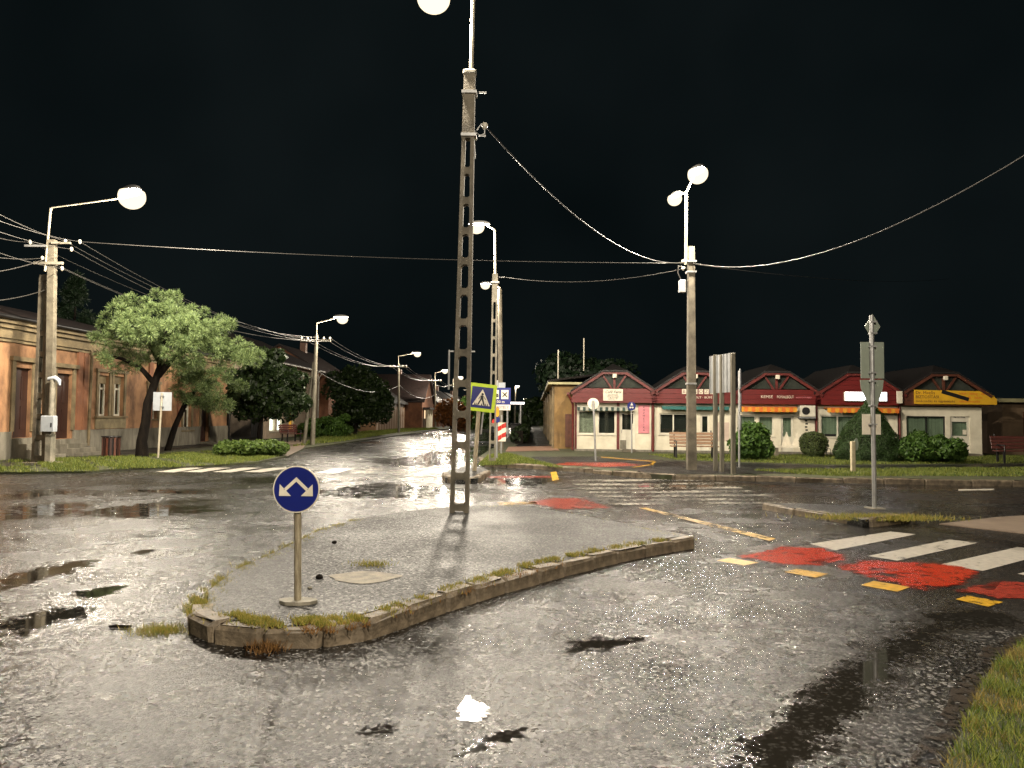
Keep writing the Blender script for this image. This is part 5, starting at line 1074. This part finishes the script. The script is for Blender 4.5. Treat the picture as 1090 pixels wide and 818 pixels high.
# ------------------------------------------------------------------ trees and shrubs
def leaves(name, C, rad, per, ls, m, parent, mode='leaf', up=.25, asp=.55, shell=.5):
    """C: clump centres (n,3); rad: (n,) radii.  Leaf-sized faces spread through each clump."""
    C = np.asarray(C, float); rad = np.asarray(rad, float); n = len(C); c = np.repeat(C, per, 0); r = np.repeat(rad, per)
    d = rng.normal(0, 1, (n * per, 3)); d[:, 2] += up; d /= np.linalg.norm(d, axis=1)[:, None]
    if mode == 'needle':
        a = c + d * (r * rng.uniform(.25, .7, n * per))[:, None]; L_ = (ls * rng.uniform(.6, 1.3, n * per))[:, None]; p = np.cross(d, rng.normal(0, 1, d.shape)); p /= np.linalg.norm(p, axis=1)[:, None] + 1e-9
        V = np.stack([a - p * L_ * asp * .5, a + d * L_ * .5 - p * L_ * asp * .35, a + d * L_, a + d * L_ * .5 + p * L_ * asp * .5], 1)
    else:
        q = c + d * (r * rng.uniform(shell, 1.0, n * per) ** .6)[:, None] * np.array([1, 1, .8]); nn = d * .7 + rng.normal(0, .6, d.shape); nn /= np.linalg.norm(nn, axis=1)[:, None]
        t1 = np.cross(nn, rng.normal(0, 1, d.shape)); t1 /= np.linalg.norm(t1, axis=1)[:, None] + 1e-9; t2 = np.cross(nn, t1); L_ = (ls * rng.uniform(.6, 1.3, n * per))[:, None]
        V = np.stack([q - t1 * L_, q - t2 * L_ * asp, q + t1 * L_, q + t2 * L_ * asp], 1)
    return tris(name, V.reshape(-1, 3), m, parent, 4)
def clumps(ells, n, base, rmin, rmax, jit=1.0):
    """ells: (px,py,rx,ry) ellipses at depth Y -> clump centres relative to base, spread also in depth"""
    C = []; rr = []; w_ = np.array([e[2] * e[3] for e in ells], float); w_ /= w_.sum()
    for e in [ells[i] for i in rng.choice(len(ells), n, p=w_)]:
        Y = base.y + (e[4] if len(e) > 4 else 0); v = rng.normal(0, 1, 3); v /= np.linalg.norm(v); v *= rng.uniform(.25, 1) ** .4
        p = at(e[0] + v[0] * e[2], e[1] + v[2] * e[3], Y); p.y += v[1] * e[2] / F * Y * .9 * jit; C.append(p - base); rr.append(rng.uniform(rmin, rmax))
    return np.array([tuple(c) for c in C]), np.array(rr)
# pine
b = P(151, 487, LZ); b.z -= .03
tr = thing('pine_tree', 'bright green spreading pine with leaning dark trunk on the left verge', 'tree', b)
Yp = b.y
def w3(px, py, dy=0): return at(px, py, Yp + dy) - b
MB().tube([(0, 0, -.02), w3(151, 470), w3(155, 450), w3(157, 430), w3(164, 410), w3(170, 392), w3(172, 370), w3(176, 345)], [.22, .17, .15, .14, .13, .11, .09, .05], 10).build('trunk', 'bark', tr)
mb = MB(); mb.tube([w3(168, 400), w3(185, 380), w3(205, 370), w3(235, 372), w3(262, 380)], [.13, .1, .08, .06, .03], 7); mb.tube([w3(164, 408), w3(150, 392), w3(130, 382), w3(112, 378)], [.1, .08, .06, .03], 7); mb.tube([w3(170, 385), w3(155, 360), w3(140, 340)], [.09, .06, .03], 7); mb.tube([w3(172, 375, .1), w3(190, 350, .8), w3(215, 340, 1.2)], [.08, .06, .03], 7); mb.tube([w3(172, 372, -.1), w3(182, 352, -.9), w3(196, 342, -1.3)], [.08, .06, .03], 7)
mb.build('limb', 'bark', tr)
C, rr = clumps([(160, 330, 42, 18), (135, 345, 30, 22), (190, 345, 45, 22), (225, 350, 22, 20), (215, 375, 45, 20), (258, 378, 26, 12), (150, 372, 30, 14), (125, 385, 26, 12), (110, 368, 18, 18), (205, 395, 24, 14), (240, 365, 26, 16), (182, 322, 26, 12), (180, 362, 34, 16, -1.0), (200, 352, 30, 16, -1.2), (150, 350, 30, 16, -1.0), (266, 376, 20, 9), (235, 352, 20, 12)], 250, b, .16, .27)
leaves('crown', C, rr, 320, .125, 'pine', tr, 'needle', .3, .13)
# second stem, darker lower crown behind
b2 = P(178, 480, LZ); b2.z -= .03
tr = thing('pine_tree', 'smaller dark pine with thin slanting trunk behind the bright pine', 'tree', b2)
MB().tube([(0, 0, -.02), at(186, 455, b2.y) - b2, at(197, 430, b2.y) - b2, at(212, 410, b2.y) - b2], [.14, .12, .1, .06], 8).build('trunk', 'bark', tr)
C, rr = clumps([(225, 412, 36, 18), (205, 418, 22, 16), (235, 430, 24, 12), (215, 398, 34, 14)], 90, b2, .2, .3); leaves('crown', C, rr, 260, .13, 'pine', tr, 'needle', .4, .16)
# dark spruce behind the left pole
b3 = Vector((-19.6, 33.5, LZ - .03)); tr = thing('spruce_tree', 'dark spruce rising behind the apricot house, left of the bright pine', 'tree', b3)
zt = 7.6
MB().tube([(0, 0, 0), (0, 0, zt)], [.12, .02], 8).build('trunk', 'bark', tr)
C = []; rr = []
for k in range(150):
    z = rng.uniform(zt * .45, zt); a = rng.uniform(0, 6.28); w_ = (zt - z) * .62 * rng.uniform(.3, 1); C.append((w_ * math.cos(a), w_ * math.sin(a), z - w_ * .25)); rr.append(.24)
leaves('crown', C, rr, 130, .2, 'pined', tr, 'needle', .0, .16)
def broad(px, py, z0, lab, ells, n, m, per=150, ls=.10, trunk=None, r=(.35, .6), tw=.16, name='deciduous_tree', extra=None):
    b = P(px, py, z0); b.z -= .03; tr = thing(name, lab, 'tree' if 'tree' in name else 'shrub', b)
    if trunk:
        pts = [at(x, y, b.y) - b for x, y in trunk]; pts[0] = Vector((0, 0, 0)); MB().tube(pts, [tw * (1 - .6 * i / (len(pts) - 1)) for i in range(len(pts))], 8).build('trunk', 'bark', tr)
        top = pts[-1]; mb = MB()
        for a in range(5): mb.tube([pts[-2], top + Vector((math.cos(a * 1.26) * .5, math.sin(a * 1.26) * .5, .3)), top + Vector((math.cos(a * 1.26) * 1.1, math.sin(a * 1.26) * 1.1, 1.0))], [tw * .4, tw * .25, .02], 6)
        mb.build('limb', 'bark', tr)
    C, rr = clumps(ells, n, b, *r); leaves('crown' if trunk else 'foliage', C, rr, per, ls, m, tr)
    if not trunk:
        mb = MB()
        for a in range(7): mb.tube([(0, 0, 0), Vector(C[a % len(C)]) * .6, Vector(C[a % len(C)])], [.03, .02, .008], 5)
        mb.build('stem', 'bark', tr)
    if extra: extra(tr, b)
    return tr
broad(275, 474, LZ, 'round dark broadleaf tree in front of the lit windows', [(285, 410, 34, 32), (270, 425, 24, 20), (300, 420, 22, 24), (290, 388, 20, 14)], 90, 'leaf', 260, .13, [(275, 474), (276, 455), (281, 437), (285, 420)], tw=.10)
broad(378, 463, LZ, 'dim leafy tree beyond the wooden pole, its crown over a garden', [(385, 425, 24, 24), (375, 410, 22, 16), (398, 432, 14, 18)], 90, 'leaf', 180, .16, [(378, 463), (379, 448), (382, 432)], (.6, 1.0))
broad(345, 465, LZ, 'sprawling flowering shrub at the foot of the wooden pole', [(345, 456, 24, 12), (330, 460, 12, 8), (362, 455, 12, 12)], 70, 'leafm', 160, .09, None, (.3, .5), name='garden_shrub')
broad(366, 462, LZ, 'olive green shrub between the garden and the dim leafy tree', [(366, 440, 10, 14), (370, 450, 10, 10)], 40, 'box', 160, .12, None, (.4, .6), name='garden_shrub')
broad(480, 457, LZ, 'reddish autumn tree far down the left side', [(480, 440, 9, 10), (486, 445, 8, 8)], 50, 'autumn', 140, .22, [(480, 457), (480, 448), (480, 442)], (.8, 1.3))
broad(500, 456, LZ, 'distant green tree at the end of the left side', [(502, 440, 8, 14), (508, 444, 6, 10)], 50, 'leafm', 120, .3, [(500, 456), (500, 448), (501, 440)], (1.0, 1.6))
broad(590, 470, VZ, 'dark tall tree behind the ochre house and the first kiosk', [(612, 401, 24, 9), (600, 398, 12, 8), (640, 402, 22, 8)], 45, 'pined', 150, .2, [(604, 470), (606, 440), (610, 405)], (.8, 1.4))
broad(572, 453, VZ, 'dark distant tree closing the view above the right pavement', [(570, 440, 10, 9), (578, 444, 8, 7), (562, 446, 7, 6)], 60, 'leaf', 110, .5, [(572, 453), (572, 448), (572, 442)], (1.4, 2.4))
broad(528, 452, VZ, 'dark distant tree at the end of the street behind the signs', [(530, 441, 9, 8), (522, 445, 8, 6)], 50, 'leaf', 110, .5, [(528, 452), (528, 447), (528, 442)], (1.4, 2.4))
# shrubs
broad(272, 485, LZ, 'low spreading juniper on the left verge beside the driveway', [(268, 477, 34, 5), (255, 479, 22, 4), (285, 478, 18, 5)], 110, 'juni', 160, .07, None, (.16, .28), name='juniper_shrub')
broad(800, 490, VZ, 'leafy dark green shrub left of the white zigzag bench', [(800, 470, 15, 16), (792, 476, 10, 12), (808, 478, 10, 12)], 75, 'leafm', 170, .075, None, (.12, .36), name='leafy_shrub')
def surf_leaves(name, prof, n, ls, m, parent, depth=.10):
    z = rng.uniform(0, 1, n); zz = np.array([p[1] for p in prof]); r_p = np.array([p[0] for p in prof]); a = rng.uniform(0, 2 * np.pi, n); k = np.interp(z, np.linspace(0, 1, len(prof)), zz); r = np.interp(z, np.linspace(0, 1, len(prof)), r_p) * (1 + .05 * np.sin(3 * a + 5 * k) + .04 * np.sin(7 * a - 9 * k)) - np.abs(rng.normal(0, depth, n)) + .02
    q = np.stack([r * np.cos(a), r * np.sin(a), k], 1); nn = np.stack([np.cos(a), np.sin(a), .4 + 0 * a], 1) * .9 + rng.normal(0, .55, (n, 3)); nn /= np.linalg.norm(nn, axis=1)[:, None]
    t1 = np.cross(nn, rng.normal(0, 1, (n, 3))); t1 /= np.linalg.norm(t1, axis=1)[:, None]; t2 = np.cross(nn, t1); L_ = (ls * rng.uniform(.6, 1.3, n))[:, None]
    return tris(name, np.stack([q - t1 * L_, q - t2 * L_ * .6, q + t1 * L_, q + t2 * L_ * .6], 1).reshape(-1, 3), m, parent, 4)
def topiary(px, py, lab, prof, n, ls, m):
    b = P(px, py, VZ); b.z -= .02; s = thing('clipped_shrub', lab, 'shrub', b)
    rings = [[(r * .86 * math.cos(a * .4488), r * .86 * math.sin(a * .4488), z) for a in range(14)] for r, z in prof]
    MB().loft(rings, True, True).build('branch_core', 'bark', s); surf_leaves('foliage', prof, n, ls, m, s); MB().tube([(0, 0, -.02), (0, 0, .3)], .07, 8).build('stem', 'bark', s)
topiary(866, 487, 'small round clipped box shrub in front of the middle kiosk', [(.28, .06), (.44, .25), (.52, .5), (.50, .72), (.36, .92), (.05, 1.0)], 9000, .03, 'box')
topiary(925, 490.5, 'large dark cone shaped clipped shrub before the backlit kiosk', [(1.05, .02), (1.18, .3), (1.12, .6), (.90, 1.0), (.6, 1.45), (.30, 1.85), (.03, 2.2)], 60000, .021, 'thuja')
def creamy(tr, b):
    C, rr = clumps([(985, 483, 28, 6), (972, 485, 20, 5)], 30, b + Vector((0, -.7, 0)), .12, .2); leaves('pale_leaves', C, rr, 26, .05, 'cream_l', tr)
broad(988, 492, VZ, 'wide spreading evergreen bush with cream leaves at the last kiosk', [(985, 478, 38, 11), (970, 482, 26, 9), (1008, 484, 24, 7), (985, 470, 20, 7)], 130, 'leafm', 170, .07, None, (.10, .34), name='spreading_bush', extra=creamy)
# dark hedge and wheelie bins by the pavement
b = Vector((S(46, .0), 40, VZ - .02)); s = thing('hedge', 'dark clipped hedge between the far street and the right pavement', 'hedge', b, R(-1.66))
C = np.column_stack([rng.uniform(-.35, .2, 170), rng.uniform(0, 34, 170), rng.uniform(.2, .75, 170)]); leaves('foliage', C, np.full(170, .35), 120, .08, 'leaf', s); MB().box(-.3, 0, 0, .15, 34, .7).build('branch_core', 'bark', s)
b = P(549, 470, VZ); b.z -= .01; s = thing('waste_bin', 'dark wheeled bin standing on the right pavement by the hedge', 'bin', b)
MB().loft([[(-.24, -.26, .06), (.24, -.26, .06), (.24, .26, .06), (-.24, .26, .06)], [(-.3, -.34, .95), (.3, -.34, .95), (.3, .34, .95), (-.3, .34, .95)]]).build('body', 'iron', s); MB().loft([[(-.32, -.37, .955), (.32, -.37, .955), (.32, .38, .955), (-.32, .38, .955)], [(-.28, -.30, 1.04), (.28, -.30, 1.04), (.28, .36, 1.07), (-.28, .36, 1.07)]]).build('lid', 'iron', s)
for sx in (-1, 1): MB().tube([(sx * .22, .27, .09), (sx * .29, .27, .09)], .09, 12).build('wheel', 'black', s)

# ------------------------------------------------------------------ benches, bin, planter, grit box
def bench(b, rz, lab, m, L_=1.9, n=4, leg='iron'):
    s = thing('bench', lab, 'bench', b, rz, 'park benches')
    for k in range(n): MB().bbox(-L_ / 2, -.02 + .11 * k, .42, L_ / 2, .075 + .11 * k, .455, .008).build('seat_slat', m, s)
    for k in range(4): MB().bbox(-L_ / 2, 0, 0, L_ / 2, .035, .095, .008).xf(Matrix.Translation((0, .43 + .03 * k, .50 + .115 * k)) @ Matrix.Rotation(R(-12), 4, 'X')).build('back_slat', m, s)
    for x in (-L_ / 2 + .18, L_ / 2 - .18):
        MB().box(x - .03, -.02, -.01, x + .03, .04, .42).build('leg', leg, s); MB().box(x - .03, .38, -.01, x + .03, .44, .42).build('leg', leg, s)
        MB().tube([(x, .42, .38), (x, .60, 1.0)], .025, 6).build('back_support', leg, s); MB().tube([(x, -.01, .40), (x, -.03, .62), (x, .42, .64)], .022, 6).build('armrest', leg, s)
    return s
p = P(740, 488.5, VZ); bench(Vector((p.x, p.y, VZ - .002)), kang, 'slatted timber bench in front of the teal awning kiosk', 'slat', 1.7)
p = P(1082, 494, VZ); bench(Vector((p.x + .55, p.y, VZ - .002)), kang, 'dark red bench at the right edge near the last kiosk', 'slatd', 2.2)
p = P(313, 470.5, LZ); bench(Vector((p.x, p.y, LZ - .002)), R(60), 'small dark red bench under the wooden pole on the far left', 'slatd', 1.3)
p = P(118, 486.5, LZ); s = thing('litter_bin', 'dark slatted litter bin against the apricot house plinth', 'bin', (p.x, p.y, LZ - .01))
for k in range(14):
    a = 2 * math.pi * k / 14; MB().box(-.035, -.012, .04, .035, .012, .68).xf(Matrix.Rotation(a, 4, 'Z') @ Matrix.Translation((0, -.27, 0))).build('slat', 'door' if k % 2 else 'brownwood', s)
MB().tube([(0, 0, .06), (0, 0, .64)], [.22, .24], 14).build('liner', 'iron', s); mb = MB(); mb.tube([(.29 * math.cos(a), .29 * math.sin(a), .69) for a in [2 * math.pi * k / 16 for k in range(17)]], .025, 6).build('rim', 'iron', s); MB().tube([(0, 0, 0), (0, 0, .08)], .12, 10).build('foot', 'conc_d', s)
# white zigzag planter fence
p = P(849, 486, VZ); s = thing('zigzag_bench', 'white zigzag backed bench in front of the orange awning kiosk', 'bench', (p.x, p.y, VZ - .002), kang)
for k in range(4): x = -.42 + k * .40; MB().prism([(x - .19, .42), (x + .19, .42), (x, .96)], -.02, .02).build('zigzag_panel', 'white', s)
MB().bbox(-1.0, -.28, .34, 1.0, .05, .41, .01).build('seat', 'white', s)
for x in (-.9, .3, .85): MB().box(x, -.25, 0, x + .1, .03, .34).build('leg', 'conc_d', s)
# low metal hoop by the backlit kiosk
p = P(889, 485.5, VZ); s = thing('bicycle_stand', 'low metal hoop rack at the wall of the backlit kiosk', 'bicycle stand', (p.x, p.y, VZ - .002), kang)
for k in range(3): x = -.25 + k * .25; MB().tube([(x - .08, 0, 0), (x - .08, 0, .22), (x - .05, 0, .28), (x + .05, 0, .28), (x + .08, 0, .22), (x + .08, 0, 0)], .014, 6).build('hoop', 'iron', s)
MB().tube([(-.36, 0, .04), (.36, 0, .04)], .014, 6).build('base_bar', 'iron', s)
